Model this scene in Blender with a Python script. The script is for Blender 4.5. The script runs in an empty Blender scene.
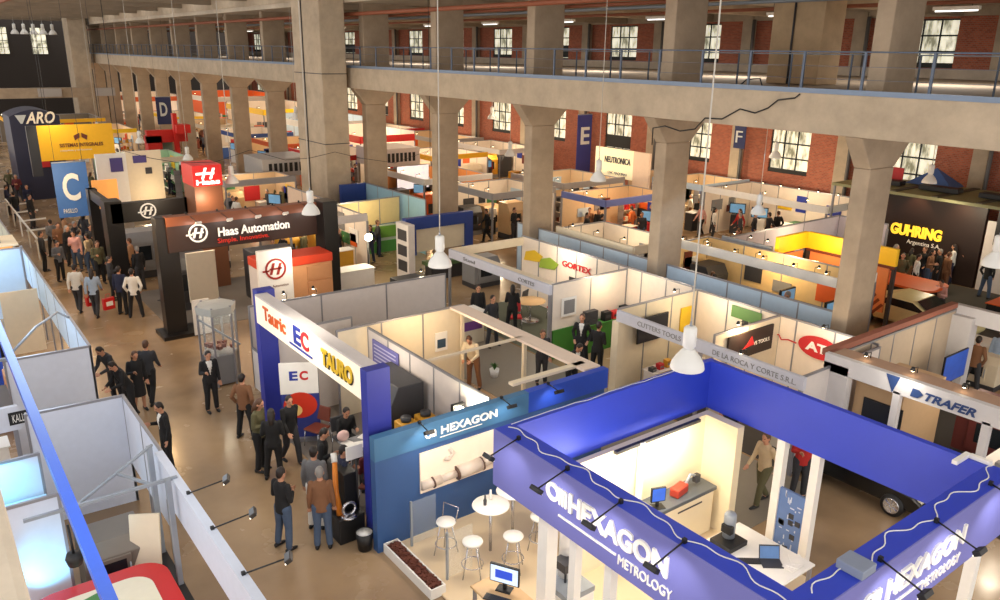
import bpy, bmesh, math, random
from mathutils import Vector, Matrix
R = random.Random(7)
SC = bpy.context.scene
COL = SC.collection

# ---------------------------------------------------------------- camera
CAM_H = 9.2; FPX = 788.1
yaw, pit, rol = math.radians(52.93), math.radians(17.52), math.radians(.84)
FW = Vector((math.cos(yaw)*math.cos(pit), math.sin(yaw)*math.cos(pit), -math.sin(pit)))
RT0 = FW.cross(Vector((0, 0, 1))).normalized(); UP0 = RT0.cross(FW)
RT = math.cos(rol)*RT0 + math.sin(rol)*UP0; UP = -math.sin(rol)*RT0 + math.cos(rol)*UP0
cd = bpy.data.cameras.new('camera'); cam = bpy.data.objects.new('camera', cd); COL.objects.link(cam)
cd.sensor_width = 36; cd.lens = FPX/1000*36; cd.clip_start = .05; cd.clip_end = 500
mw = Matrix.Identity(4)
for i in range(3):
    mw[i][0] = RT[i]; mw[i][1] = UP[i]; mw[i][2] = -FW[i]
mw[2][3] = CAM_H
cam.matrix_world = mw; SC.camera = cam
SC.view_settings.view_transform = 'Standard'; SC.view_settings.look = 'None'
SC.view_settings.gamma = 1; SC.view_settings.use_curve_mapping = False
SC.view_settings.exposure = 0.0

# ---------------------------------------------------------------- world and lights
w = bpy.data.worlds.new('sky'); SC.world = w; w.use_nodes = True
bg = w.node_tree.nodes['Background']; bg.inputs[0].default_value = (1.0, .95, .9, 1); bg.inputs[1].default_value = 1.95

def light(kind, loc, energy, color=(1, .93, .82), size=.3, target=None, size_y=None, spot=None, name='lamp_fill_light'):  # default name covers fixture lamps and added fill lights alike
    l = bpy.data.lights.new(name, kind); o = bpy.data.objects.new(name, l); COL.objects.link(o)
    l.energy = energy*(1.35 if kind == 'POINT' else 1); l.color = color; o.location = loc
    if kind == 'AREA':
        l.size = size
        if size_y: l.shape = 'RECTANGLE'; l.size_y = size_y
    elif kind in ('POINT', 'SPOT'): l.shadow_soft_size = size
    if kind == 'SPOT': l.spot_size = math.radians(spot or 90); l.spot_blend = .6
    if target is not None:
        d = Vector(target) - Vector(loc); o.rotation_euler = d.to_track_quat('-Z', 'Y').to_euler()
    return o

# ---------------------------------------------------------------- pixel to place
def ray(x, y): return FW + RT*((x-500)/FPX) - UP*((y-300)/FPX)
def at(x, y, z=0.0):
    d = ray(x, y); t = (z-CAM_H)/d.z; return Vector((d.x*t, d.y*t, z))
def atX(x, y, X):
    d = ray(x, y); t = X/d.x; return Vector((X, d.y*t, CAM_H+d.z*t))
def atY(x, y, Y):
    d = ray(x, y); t = Y/d.y; return Vector((d.x*t, Y, CAM_H+d.z*t))

# ---------------------------------------------------------------- materials
def lin(c):
    return tuple((v/12.92 if v <= .04045 else ((v+.055)/1.055)**2.4) for v in c)
def rgb(r, g, b): return lin((r/255, g/255, b/255))
MATS = {}
def mat(name, c, rough=.6, metal=0, emit=0, var=.06, scale=6, alpha=1, spec=.5, bump=0, trans=0):
    if name in MATS: return MATS[name]
    m = bpy.data.materials.new(name); m.use_nodes = True; nt = m.node_tree; N = nt.nodes; L = nt.links
    b = N['Principled BSDF']; c = lin([v/255 for v in c])
    b.inputs['Roughness'].default_value = rough; b.inputs['Metallic'].default_value = metal
    b.inputs['Specular IOR Level'].default_value = spec
    tc = N.new('ShaderNodeTexCoord'); nz = N.new('ShaderNodeTexNoise'); nz.inputs['Scale'].default_value = scale; nz.inputs['Detail'].default_value = 3
    L.new(tc.outputs['Object'], nz.inputs['Vector'])
    mx = N.new('ShaderNodeMix'); mx.data_type = 'RGBA'
    mx.inputs[6].default_value = tuple(min(1, v*(1-var)) for v in c)+(1,); mx.inputs[7].default_value = tuple(min(1, v*(1+var)) for v in c)+(1,)
    L.new(nz.outputs['Fac'], mx.inputs[0]); L.new(mx.outputs[2], b.inputs['Base Color'])
    if emit:
        b.inputs['Emission Color'].default_value = (*c, 1); b.inputs['Emission Strength'].default_value = emit
    if alpha < 1: b.inputs['Alpha'].default_value = alpha
    if trans: b.inputs['Transmission Weight'].default_value = trans; b.inputs['IOR'].default_value = 1.05
    if bump:
        bp = N.new('ShaderNodeBump'); bp.inputs['Strength'].default_value = bump; bp.inputs['Distance'].default_value = .02
        L.new(nz.outputs['Fac'], bp.inputs['Height']); L.new(bp.outputs[0], b.inputs['Normal'])
    MATS[name] = m; return m
def cm(r, g, b, rough=.6, **k): return mat('paint_%d_%d_%d_%d' % (r, g, b, rough*100), (r, g, b), rough, **k)

def concrete(name, c, scale=1.2, var=.13, rough=.85, seams=0):
    m = bpy.data.materials.new(name); m.use_nodes = True; nt = m.node_tree; N = nt.nodes; L = nt.links
    b = N['Principled BSDF']; b.inputs['Roughness'].default_value = rough; c = lin([v/255 for v in c])
    tc = N.new('ShaderNodeTexCoord'); n1 = N.new('ShaderNodeTexNoise'); n1.inputs['Scale'].default_value = scale; n1.inputs['Detail'].default_value = 8
    n1.inputs['Roughness'].default_value = .65
    L.new(tc.outputs['Object'], n1.inputs['Vector'])
    r = N.new('ShaderNodeValToRGB'); r.color_ramp.elements[0].position = .3; r.color_ramp.elements[1].position = .72
    r.color_ramp.elements[0].color = tuple(v*(1-var*1.6) for v in c)+(1,); r.color_ramp.elements[1].color = tuple(min(1, v*(1+var)) for v in c)+(1,)
    L.new(n1.outputs['Fac'], r.inputs[0]); L.new(r.outputs[0], b.inputs['Base Color'])
    n2 = N.new('ShaderNodeTexNoise'); n2.inputs['Scale'].default_value = 25; L.new(tc.outputs['Object'], n2.inputs['Vector'])
    bp = N.new('ShaderNodeBump'); bp.inputs['Strength'].default_value = .15; L.new(n2.outputs['Fac'], bp.inputs['Height']); L.new(bp.outputs[0], b.inputs['Normal'])
    MATS[name] = m; return m

def brick_mat():
    m = bpy.data.materials.new('red_brick'); m.use_nodes = True; nt = m.node_tree; N = nt.nodes; L = nt.links
    b = N['Principled BSDF']; b.inputs['Roughness'].default_value = .85
    tc = N.new('ShaderNodeTexCoord'); mp = N.new('ShaderNodeMapping'); mp.inputs['Rotation'].default_value = (math.radians(90), 0, math.radians(90))
    sx = N.new('ShaderNodeSeparateXYZ'); cx = N.new('ShaderNodeCombineXYZ')
    L.new(tc.outputs['Object'], sx.inputs[0]); L.new(sx.outputs[1], cx.inputs[0]); L.new(sx.outputs[2], cx.inputs[1])
    br = N.new('ShaderNodeTexBrick'); br.inputs['Scale'].default_value = 3.2; br.inputs['Mortar Size'].default_value = .03
    br.inputs['Color1'].default_value = (*rgb(190, 104, 76), 1); br.inputs['Color2'].default_value = (*rgb(158, 80, 60), 1); br.inputs['Mortar'].default_value = (*rgb(160, 125, 105), 1)
    L.new(cx.outputs[0], br.inputs['Vector']); L.new(br.outputs['Color'], b.inputs['Base Color']); MATS['brick'] = m; return m

def floor_mat():
    m = bpy.data.materials.new('polished_concrete'); m.use_nodes = True; nt = m.node_tree; N = nt.nodes; L = nt.links
    b = N['Principled BSDF']
    tc = N.new('ShaderNodeTexCoord'); n1 = N.new('ShaderNodeTexNoise'); n1.inputs['Scale'].default_value = .35; n1.inputs['Detail'].default_value = 7
    L.new(tc.outputs['Object'], n1.inputs['Vector'])
    r = N.new('ShaderNodeValToRGB'); e = r.color_ramp.elements
    e[0].position = .32; e[0].color = (*rgb(128, 106, 82), 1); e[1].position = .68; e[1].color = (*rgb(178, 150, 116), 1)
    k = e.new(.5); k.color = (*rgb(156, 130, 100), 1)
    L.new(n1.outputs['Fac'], r.inputs[0]); L.new(r.outputs[0], b.inputs['Base Color'])
    n2 = N.new('ShaderNodeTexNoise'); n2.inputs['Scale'].default_value = 1.3; n2.inputs['Detail'].default_value = 5; L.new(tc.outputs['Object'], n2.inputs['Vector'])
    mr = N.new('ShaderNodeMapRange'); mr.inputs[3].default_value = .12; mr.inputs[4].default_value = .36
    L.new(n2.outputs['Fac'], mr.inputs[0]); L.new(mr.outputs[0], b.inputs['Roughness'])
    bp = N.new('ShaderNodeBump'); bp.inputs['Strength'].default_value = .04; L.new(n2.outputs['Fac'], bp.inputs['Height']); L.new(bp.outputs[0], b.inputs['Normal'])
    return m

def window_mat():
    m = bpy.data.materials.new('bright_window_pane'); m.use_nodes = True; nt = m.node_tree; N = nt.nodes; L = nt.links
    b = N['Principled BSDF']; b.inputs['Roughness'].default_value = .3
    tc = N.new('ShaderNodeTexCoord'); n1 = N.new('ShaderNodeTexNoise'); n1.inputs['Scale'].default_value = 1.7; n1.inputs['Detail'].default_value = 5
    mp = N.new('ShaderNodeMapping'); mp.inputs['Scale'].default_value = (1, 2.2, .7); L.new(tc.outputs['Object'], mp.inputs[0]); L.new(mp.outputs[0], n1.inputs['Vector'])
    r = N.new('ShaderNodeValToRGB'); e = r.color_ramp.elements
    e[0].position = .36; e[0].color = (*rgb(120, 118, 92), 1); e[1].position = .56; e[1].color = (*rgb(245, 240, 215), 1)
    L.new(n1.outputs['Fac'], r.inputs[0]); L.new(r.outputs[0], b.inputs['Base Color']); L.new(r.outputs[0], b.inputs['Emission Color'])
    b.inputs['Emission Strength'].default_value = .75
    MATS['pane'] = m; return m

# ---------------------------------------------------------------- mesh builder
ROOTM = {}
class MB:
    def __init__(s, m=None): s.v = []; s.f = []; s.mi = []; s.ms = []; s.sm = []; s.T = Matrix.Identity(4); s.cur = m
    def _m(s, m):
        m = m or s.cur
        if m not in s.ms: s.ms.append(m)
        return s.ms.index(m)
    def add(s, vs, fs, m=None, smooth=False):
        n = len(s.v); i = s._m(m)
        s.v += [s.T @ Vector(p) for p in vs]
        for f in fs: s.f.append([n+k for k in f]); s.mi.append(i); s.sm.append(smooth)
        return s
    def box(s, x0, x1, y0, y1, z0, z1, m=None):
        x0, x1 = min(x0, x1), max(x0, x1); y0, y1 = min(y0, y1), max(y0, y1); z0, z1 = min(z0, z1), max(z0, z1)
        return s.add([(x0, y0, z0), (x1, y0, z0), (x1, y1, z0), (x0, y1, z0), (x0, y0, z1), (x1, y0, z1), (x1, y1, z1), (x0, y1, z1)],
                     [(0, 3, 2, 1), (4, 5, 6, 7), (0, 1, 5, 4), (1, 2, 6, 5), (2, 3, 7, 6), (3, 0, 4, 7)], m)
    def cbox(s, c, d, m=None, rz=0, rx=0, ry=0):
        M = Matrix.Translation(c) @ Matrix.Rotation(rz, 4, 'Z') @ Matrix.Rotation(ry, 4, 'Y') @ Matrix.Rotation(rx, 4, 'X')
        T = s.T; s.T = T @ M; s.box(-d[0]/2, d[0]/2, -d[1]/2, d[1]/2, -d[2]/2, d[2]/2, m); s.T = T; return s
    def bar(s, p, q, wd, ht, m=None):
        p = Vector(p); q = Vector(q); d = q-p; L = d.length; d.normalize()
        a = Vector((0, 0, 1)) if abs(d.z) < .95 else Vector((1, 0, 0))
        u = d.cross(a).normalized()*wd/2; v = u.cross(d).normalized()*ht/2
        return s.add([p-u-v, p+u-v, p+u+v, p-u+v, q-u-v, q+u-v, q+u+v, q-u+v], [(0, 1, 2, 3), (7, 6, 5, 4), (0, 4, 5, 1), (1, 5, 6, 2), (2, 6, 7, 3), (3, 7, 4, 0)], m)
    def tube(s, pts, r, m=None, n=8, cap=True):
        pts = [Vector(p) for p in pts]; rs = r if isinstance(r, (list, tuple)) else [r]*len(pts)
        vs = []; prev = None
        for i, p in enumerate(pts):
            d = (pts[min(i+1, len(pts)-1)]-pts[max(i-1, 0)]).normalized()
            if prev is None:
                a = Vector((0, 0, 1)) if abs(d.z) < .9 else Vector((1, 0, 0)); u = d.cross(a).normalized()
            else:
                u = (prev - d*prev.dot(d)).normalized()
            prev = u; v = d.cross(u)
            for k in range(n):
                t = 2*math.pi*k/n; vs.append(p + (u*math.cos(t)+v*math.sin(t))*rs[i])
        fs = [(i*n+k, i*n+(k+1) % n, (i+1)*n+(k+1) % n, (i+1)*n+k) for i in range(len(pts)-1) for k in range(n)]
        if cap: fs += [tuple(range(n))[::-1], tuple((len(pts)-1)*n+k for k in range(n))]
        return s.add(vs, fs, m, True)
    def lathe(s, prof, c=(0, 0, 0), n=20, m=None, sx=1, sy=1, smooth=True):
        vs = [(c[0]+r*math.cos(2*math.pi*k/n)*sx, c[1]+r*math.sin(2*math.pi*k/n)*sy, c[2]+z) for r, z in prof for k in range(n)]
        fs = [(i*n+k, i*n+(k+1) % n, (i+1)*n+(k+1) % n, (i+1)*n+k) for i in range(len(prof)-1) for k in range(n)]
        if prof[0][0] > 0: fs.append(tuple(range(n))[::-1])
        if prof[-1][0] > 0: fs.append(tuple((len(prof)-1)*n+k for k in range(n)))
        return s.add(vs, fs, m, smooth)
    def ext(s, poly, o, ax, ay, d, m=None, smooth=False):
        o, ax, ay, d = map(Vector, (o, ax, ay, d)); n = len(poly)
        vs = [o+ax*a+ay*b for a, b in poly]; vs += [p+d for p in vs]
        fs = [tuple(range(n))[::-1], tuple(range(n, 2*n))] + [(i, (i+1) % n, n+(i+1) % n, n+i) for i in range(n)]
        return s.add(vs, fs, m, smooth)
    def text(s, txt, o, ax, ay, wd, ht, depth=.02, m=None, bold=.0, shear=0):
        cu = bpy.data.curves.new('t', 'FONT'); cu.body = txt; cu.size = 1; cu.extrude = .5; cu.resolution_u = 4; cu.offset = bold; cu.shear = shear
        ob = bpy.data.objects.new('t', cu); me = bpy.data.meshes.new_from_object(ob)
        vs = [v.co.copy() for v in me.vertices]; fs = [tuple(p.vertices) for p in me.polygons]
        bpy.data.objects.remove(ob); bpy.data.curves.remove(cu); bpy.data.meshes.remove(me)
        if not vs: return s
        x0 = min(v.x for v in vs); x1 = max(v.x for v in vs); y0 = min(v.y for v in vs); y1 = max(v.y for v in vs)
        o, ax, ay = Vector(o), Vector(ax).normalized(), Vector(ay).normalized(); nn = ax.cross(ay)
        return s.add([o + ax*((v.x-x0)/(x1-x0)*wd) + ay*((v.y-y0)/(y1-y0)*ht) + nn*(v.z+.5)*depth for v in vs], fs, m)
    def build(s, name, parent=None, bevel=0, world=True):
        me = bpy.data.meshes.new(name); vs = s.v; loc = Vector((0, 0, 0))
        if parent is not None:
            if world: I = ROOTM[parent.name].inverted(); vs = [I @ p for p in vs]
        elif world and vs:
            xs = [p.x for p in vs]; ys = [p.y for p in vs]; zs = [p.z for p in vs]
            loc = Vector(((min(xs)+max(xs))/2, (min(ys)+max(ys))/2, min(zs))); vs = [p-loc for p in vs]
        me.from_pydata([tuple(p) for p in vs], [], s.f); me.update()
        for m in s.ms: me.materials.append(m)
        me.polygons.foreach_set('material_index', s.mi); me.polygons.foreach_set('use_smooth', s.sm)
        bm = bmesh.new(); bm.from_mesh(me); bmesh.ops.recalc_face_normals(bm, faces=bm.faces); bm.to_mesh(me); bm.free()
        o = bpy.data.objects.new(name, me); o.location = loc; COL.objects.link(o)
        if parent is not None: o.parent = parent; ROOTM[o.name] = ROOTM[parent.name]
        else: ROOTM[o.name] = Matrix.Translation(loc)
        if bevel:
            bv = o.modifiers.new('bevel', 'BEVEL'); bv.width = bevel; bv.segments = 2; bv.limit_method = 'ANGLE'
        return o
def tag(o, label, cat, group=None, kind=None):
    if label: o['label'] = label
    if cat: o['category'] = cat
    if group: o['group'] = group
    if kind: o['kind'] = kind
    return o
def thing(name, label, cat, loc=(0, 0, 0), rz=0, group=None):
    o = bpy.data.objects.new(name, None); COL.objects.link(o); o.empty_display_size = .1
    o.location = loc; o.rotation_euler = (0, 0, rz)
    ROOTM[o.name] = Matrix.Translation(loc) @ Matrix.Rotation(rz, 4, 'Z')
    return tag(o, label, cat, group)
def struct(mb, name, parent=None, **k):
    o = mb.build(name, parent, **k)
    if parent is None: o['kind'] = 'structure'
    return o
KIDS = {}
def copy_tree(o, loc=None, rz=None, label=None, group=None, parent=None):
    c = o.copy(); COL.objects.link(c)
    if parent is not None: c.parent = parent
    if loc is not None: c.location = loc
    if rz is not None: c.rotation_euler = (0, 0, rz)
    if label: c['label'] = label
    if group: c['group'] = group
    for ch in list(o.children): copy_tree(ch, parent=c)
    return c
X_, Y_, Z_ = Vector((1, 0, 0)), Vector((0, 1, 0)), Vector((0, 0, 1))
# ================================================================ palette
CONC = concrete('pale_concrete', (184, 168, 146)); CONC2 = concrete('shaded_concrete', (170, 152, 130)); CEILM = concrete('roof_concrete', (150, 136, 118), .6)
BRICK = brick_mat(); PANE = window_mat(); FLOORM = floor_mat()
STEEL = mat('galvanised_steel', (150, 158, 168), .45, .3); RAILM = mat('blue_grey_rail', (92, 104, 122), .5, .2)
WHITE = mat('white_panel', (212, 204, 200), .55); WHITE2 = mat('white_paint', (235, 232, 226), .5); ALU = mat('aluminium_post', (150, 150, 156), .4, .5)
BLACK = mat('black_paint', (22, 22, 24), .5); DARK = mat('dark_grey_paint', (56, 56, 60), .5); GREY = mat('grey_paint', (128, 128, 130), .5)
DKMULL = mat('dark_window_bars', (34, 36, 34), .6); WOODP = mat('rust_red_pipe', (146, 84, 58), .6)
CHROME = mat('chrome', (200, 200, 205), .2, .9); GLASS = mat('clear_glass', (230, 240, 240), .05, 0, alpha=.1)
CREAM = mat('cream_panel', (226, 212, 186), .55); LITW = mat('backlit_white', (255, 246, 225), .5, emit=1.1)

# ================================================================ floor
struct(MB(FLOORM).box(-12, 60, -8, 135, -.3, 0), 'floor')

CARP = mat('charcoal_carpet', (70, 66, 62), .9); CARG = mat('grey_green_carpet', (92, 96, 82), .9); CARR = mat('dark_red_carpet', (84, 36, 34), .9)
for i, (x0, x1, y0, y1, m_) in enumerate(((15.1, 18.4, 17.4, 23, CARG), (15.1, 18.4, 8.8, 14.5, CARP), (16.3, 22.8, -1, 9, CARP), (22.6, 24.3, 12.2, 18.9, CARP), (6.4, 8.7, 12.2, 18.2, mat('grey_carpet', (116, 108, 100), .9)), (25.9, 30.6, 26.2, 29.3, CARR), (20.3, 22.9, 19, 23.2, CARP), (6.3, 11.6, 26.5, 32, mat('grey_carpet', (116, 108, 100), .9)), (28, 34.8, 8.6, 19, CARP), (12.1, 15.0, 8, 24, mat('worn_grey_concrete', (128, 120, 108), .45)))):
    struct(MB(m_).box(x0, x1, y0, y1, 0, .012), 'floor_%d' % (i+10))
# ================================================================ right gallery: columns, deck, beam
GX, GZ = 18.6, 8.3           # face of the gallery beam, deck level
PY = 6.72                     # bay
NB = 15
beam = MB(CONC); beam.box(GX, GX+.35, -6, 106, 7.32, GZ)
struct(beam, 'trim_1', bevel=.02)['label'] = 'pale concrete edge beam of the gallery'
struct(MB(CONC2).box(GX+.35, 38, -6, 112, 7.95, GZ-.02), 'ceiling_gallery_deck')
for k in range(-1, NB):
    y0 = 10.25 + PY*k
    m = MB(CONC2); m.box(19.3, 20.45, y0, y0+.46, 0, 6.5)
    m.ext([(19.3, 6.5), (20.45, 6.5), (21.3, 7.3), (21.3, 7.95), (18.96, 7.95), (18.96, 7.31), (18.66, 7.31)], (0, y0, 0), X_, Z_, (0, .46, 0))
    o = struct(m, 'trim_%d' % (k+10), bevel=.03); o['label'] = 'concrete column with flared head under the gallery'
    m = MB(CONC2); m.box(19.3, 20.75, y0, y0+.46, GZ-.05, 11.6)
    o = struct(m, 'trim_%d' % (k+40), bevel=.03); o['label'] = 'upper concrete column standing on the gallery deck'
# transverse ribs of deck underside
for k in range(-1, NB):
    y0 = 10.25+PY*k
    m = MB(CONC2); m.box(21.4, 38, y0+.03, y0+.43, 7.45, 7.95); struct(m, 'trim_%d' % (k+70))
# lift shaft block on the deck
struct(MB(concrete('warm_lit_concrete', (196, 168, 132))).box(24, 25.2, 15, 16.9, GZ, 11.5), 'trim_100', bevel=.03)  # warm light on the block is put into the concrete colour
m = MB(DARK); m.tube([(23.96, 16.05, GZ), (23.96, 16.05, 11.5)], .035); struct(m, 'trim_101')
# railing: posts, rails, kickboard as one gallery railing
rail = thing('gallery_railing', 'blue grey steel railing along the edge of the upper gallery', 'railing', (GX+.12, 40, GZ))
yy = 4.0; posts = []
k = 0
while yy < 105:
    st = 1.62
    m = MB(RAILM); m.box(GX+.08, GX+.13, yy-.03, yy+.03, GZ-.05, GZ+1.0); o = m.build('post', rail); yy += st; k += 1
for nm, z, r in (('handrail', 1.0, .022), ('wire', .66, .006), ('wire', .36, .006)):
    MB(RAILM).tube([(GX+.1, -4, GZ+z), (GX+.1, 105, GZ+z)], r, n=6).build(nm, rail)
MB(mat('blue_grey_kickboard', (120, 136, 158), .45, .3)).box(GX+.02, GX+.2, -4, 105, GZ, GZ+.12).build('kickboard', rail)
rail2 = thing('inner_railing', 'grey inner railing standing on the gallery deck behind the columns', 'railing', (21.6, 40, GZ))
yy = 3.0
while yy < 60:
    MB(RAILM).box(21.6, 21.64, yy-.02, yy+.02, GZ-.02, GZ+.95).build('post', rail2); yy += 1.9
MB(STEEL).tube([(21.62, 0, GZ+.95), (21.62, 60, GZ+.95)], .02, n=6).build('handrail', rail2)

# ================================================================ brick wall with windows
WX = 38.0; WP = 6.42; WY0 = 18.4
wins = [WY0+WP*k for k in range(-3, 14)]
m = MB(BRICK); y = -6.0
ZW = [(3.1, 5.5), (8.75, 10.85)]
cuts = []
for wy in wins:
    cuts.append((wy-1.2, wy+1.2))
ys = y
for a, b in cuts:
    m.box(WX, WX+.4, ys, a, 0, 11.4)
    m.box(WX, WX+.4, a, b, 0, 3.1); m.box(WX, WX+.4, a, b, 5.5, 8.75); m.box(WX, WX+.4, a, b, 10.85, 11.4); ys = b
m.box(WX, WX+.4, ys, 112, 0, 11.4)
struct(m, 'wall_right')
n = 0
for i, wy in enumerate(wins):
    for (z0, z1) in ZW:
        n += 1
        m = MB(PANE); m.box(WX+.16, WX+.2, wy-1.2, wy+1.2, z0, z1); wd = struct(m, 'window_%d' % n)
        f = MB(DKMULL)
        for q in range(4): yq = wy-1.18+q*2.36/3; f.box(WX+.1, WX+.16, yq-.03, yq+.03, z0, z1)
        for q in range(4): zq = z0+.03+q*(z1-z0-.06)/3; f.box(WX+.1, WX+.16, wy-1.2, wy+1.2, zq-.035, zq+.035)
        if (i*7+n) % 5 == 0: f.box(WX+.09, WX+.12, wy-1.15, wy+1.15, z0+.1, z0+.9)
        else: f.box(WX+.05, WX+.2, wy-1.2, wy+1.2, z0, z0+.22)
        f.build('window_frame', wd)
    m = MB(CONC); yq = wy+WP/2; m.box(WX-.35, WX, yq-.32, yq+.32, 0, 7.95); m.box(WX-.35, WX, yq-.32, yq+.32, GZ, 11.2); struct(m, 'trim_%d' % (200+i))
    m = MB(mat('grey_downpipe', (96, 94, 92), .5)); m.tube([(WX-.42, yq-.45, 0), (WX-.42, yq-.45, 7.9)], .09); m.tube([(WX-.42, yq-.45, GZ), (WX-.42, yq-.45, 11)], .09); struct(m, 'trim_%d' % (230+i))
m = MB(CONC); m.box(WX-.25, WX, -6, 112, 10.95, 11.4); struct(m, 'trim_260')
m = MB(concrete('ledge_paint', (190, 176, 158))); m.box(WX-.5, WX, -6, 112, GZ, GZ+.42); struct(m, 'trim_261')

# ================================================================ gallery ceiling
GC = 11.35
struct(MB(concrete('gallery_soffit', (196, 184, 166), .5)).box(GX-.2, 38.4, -6, 112, GC, GC+.25), 'ceiling_gallery')
for k in range(-1, NB):
    y0 = 10.25+PY*k
    struct(MB(CONC2).box(20.75, 37.7, y0, y0+.42, GC-.42, GC), 'trim_%d' % (300+k+1))
for i, (xx, mm) in enumerate(((19.0, WOODP), (21.2, WOODP), (23.2, STEEL), (27.0, WOODP))):
    MBt = MB(mm); MBt.tube([(xx, -5, GC-.5), (xx, 110, GC-.5)], .07 if i else .1, n=6); struct(MBt, 'trim_%d' % (330+i))
tubelamp = None
i = 0
for k in range(0, 12):
    y0 = 10.25+PY*k+3.3
    for xx in (29.5,):
        root = thing('fluorescent_lamp', 'white fluorescent batten under the gallery ceiling', 'lamp', (xx, y0, GC-.6), 0, 'fluorescent battens under the gallery ceiling') if i == 0 else None
        if i == 0:
            m = MB(WHITE2); m.box(xx-.12, xx+.12, y0-.75, y0+.75, GC-.6, GC-.48); m.build('housing', root)
            m = MB(mat('lit_tube', (255, 255, 250), .4, emit=1.6)); m.tube([(xx, y0-.7, GC-.62), (xx, y0+.7, GC-.62)], .03); m.build('tube', root)
            m = MB(DARK); m.tube([(xx, y0-.5, GC-.48), (xx, y0-.5, GC)], .01); m.tube([(xx, y0+.5, GC-.48), (xx, y0+.5, GC)], .01); m.build('hanger', root); tubelamp = root
        else: copy_tree(tubelamp, (xx, y0, GC-.6))
        i += 1

# ================================================================ nave roof: beams with rooflights between
RZ = 12.6
for k in range(-2, 16):
    y0 = 10.25+PY*k
    struct(MB(CEILM).box(-8, GX+.3, y0-1.7, y0+1.9, RZ, RZ+.3), 'ceiling_%d' % (k+3))
    struct(MB(CEILM).box(-8, GX+.3, y0-.2, y0+.25, RZ-.7, RZ), 'trim_%d' % (350+k+2))
    g = MB(mat('rooflight_glass', (225, 232, 235), .3, alpha=.25)); g.box(-8, GX+.3, y0+1.9, y0+1.95+3.07, RZ+.2, RZ+.22); o = struct(g, 'window_%d' % (200+k+2))
struct(MB(WOODP).box(GX-.2, GX+.1, -6, 112, RZ-1.0, RZ-.75), 'trim_380')
struct(MB(WOODP).box(6.0, 6.2, 20, 112, RZ-1.1, RZ-.85), 'trim_381')
struct(MB(CONC).box(GX-.25, GX+.3, -6, 112, GC+.25, RZ+.2), 'trim_382')
# piers
struct(MB(CONC).box(17.0, 18.35, 37.2, 40.5, 0, RZ), 'trim_401', bevel=.05)
m = MB(DARK)
m.tube([(16.97, 39.2, 0), (16.97, 39.2, RZ)], .03)
for z in (4.6, 8.0): m.box(16.985, 18.36, 37.185, 40.5, z, z+.04)
struct(m, 'trim_402')
struct(MB(CONC).box(16.2, 18.0, 98, 101, 0, RZ), 'trim_403', bevel=.05)
struct(MB(CONC2).box(4.5, 6.2, 98, 100, 0, RZ), 'trim_404', bevel=.05)
# end wall
m = MB(mat('dark_end_wall', (52, 46, 42), .9)); m.box(-12, 44, 118, 118.4, 0, RZ+.3); struct(m, 'wall_far')
for i, xx in enumerate((-3, 3.0, 6.6, 11, 15.2)):
    m = MB(PANE); m.box(xx, xx+1.7, 117.9, 118, 8.0, 11.2); o = struct(m, 'window_%d' % (150+i))
    f = MB(DKMULL)
    for q in range(4): f.box(xx+q*.55, xx+q*.55+.06, 117.85, 117.9, 8, 11.2)
    for q in range(5): f.box(xx, xx+1.7, 117.85, 117.9, 8+q*.79, 8.06+q*.79)
    f.build('window_frame', o)
struct(MB(CONC2).box(4, 17, 95, 96, atY(50, 98, 95).z, atY(50, 88, 95).z), 'trim_410')
# near parapet and its tube beside the camera
m = MB(concrete('near_parapet', (240, 228, 208), 3)); m.box(-.6, .05, -2, 2.32, 7.3, 8.22); struct(m, 'wall_near_parapet', bevel=.02)
for k in range(0, 9):
    light('AREA', (29.5, 13.5+PY*k*1.3, GC-.66), 260, (1, .95, .88), .3, (29.5, 13.5+PY*k*1.3, 0), size_y=2.4, name='batten_light')
# ================================================================ kit: people
OCC = []
def remesh(mb, vox, mats, name):
    me = bpy.data.meshes.new(name); me.from_pydata([tuple(p) for p in mb.v], [], mb.f); me.update()
    o = bpy.data.objects.new(name, me); COL.objects.link(o)
    md = o.modifiers.new('r', 'REMESH'); md.mode = 'VOXEL'; md.voxel_size = vox
    sm = o.modifiers.new('s', 'SMOOTH'); sm.factor = .5; sm.iterations = 2
    dg = bpy.context.evaluated_depsgraph_get(); me2 = bpy.data.meshes.new_from_object(o.evaluated_get(dg))
    bpy.data.objects.remove(o); bpy.data.meshes.remove(me)
    me2.name = name
    for m in mats: me2.materials.append(m)
    me2.polygons.foreach_set('use_smooth', [True]*len(me2.polygons)); return me2
def seg(mb, pts, rs, n=10):
    mb.tube(pts, rs, n=n)
    for p, r in ((pts[0], rs[0]), (pts[-1], rs[-1])): ball(mb, p, (r, r, r), n)
def ball(mb, c, r, n=12, M=None):
    pr = [(math.sin(math.pi*i/8), -math.cos(math.pi*i/8)) for i in range(9)]; pr[0] = (0, -1); pr[-1] = (0, 1)
    T = mb.T; mb.T = T @ Matrix.Translation(c) @ (M or Matrix.Identity(4)) @ Matrix.Diagonal((r[0], r[1], r[2], 1))
    mb.lathe([(max(a, .001), b) for a, b in pr], n=n); mb.T = T
def rings(mb, rs, T=None, n=16):
    vs = []
    for (z, cy, rx, ry) in rs:
        for k in range(n):
            t = 2*math.pi*k/n; p = Vector((rx*math.cos(t), cy+ry*math.sin(t), z)); vs.append(T @ p if T else p)
    q = len(rs)
    fs = [(i*n+k, i*n+(k+1) % n, (i+1)*n+(k+1) % n, (i+1)*n+k) for i in range(q-1) for k in range(n)] + [tuple(range(n))[::-1], tuple((q-1)*n+k for k in range(n))]
    mb.add(vs, fs, None, True)
SKIN = mat('skin', (196, 142, 112), .55); EYE = mat('eye_dark', (40, 26, 20), .4); LIP = mat('lip', (150, 80, 70), .5)
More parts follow.
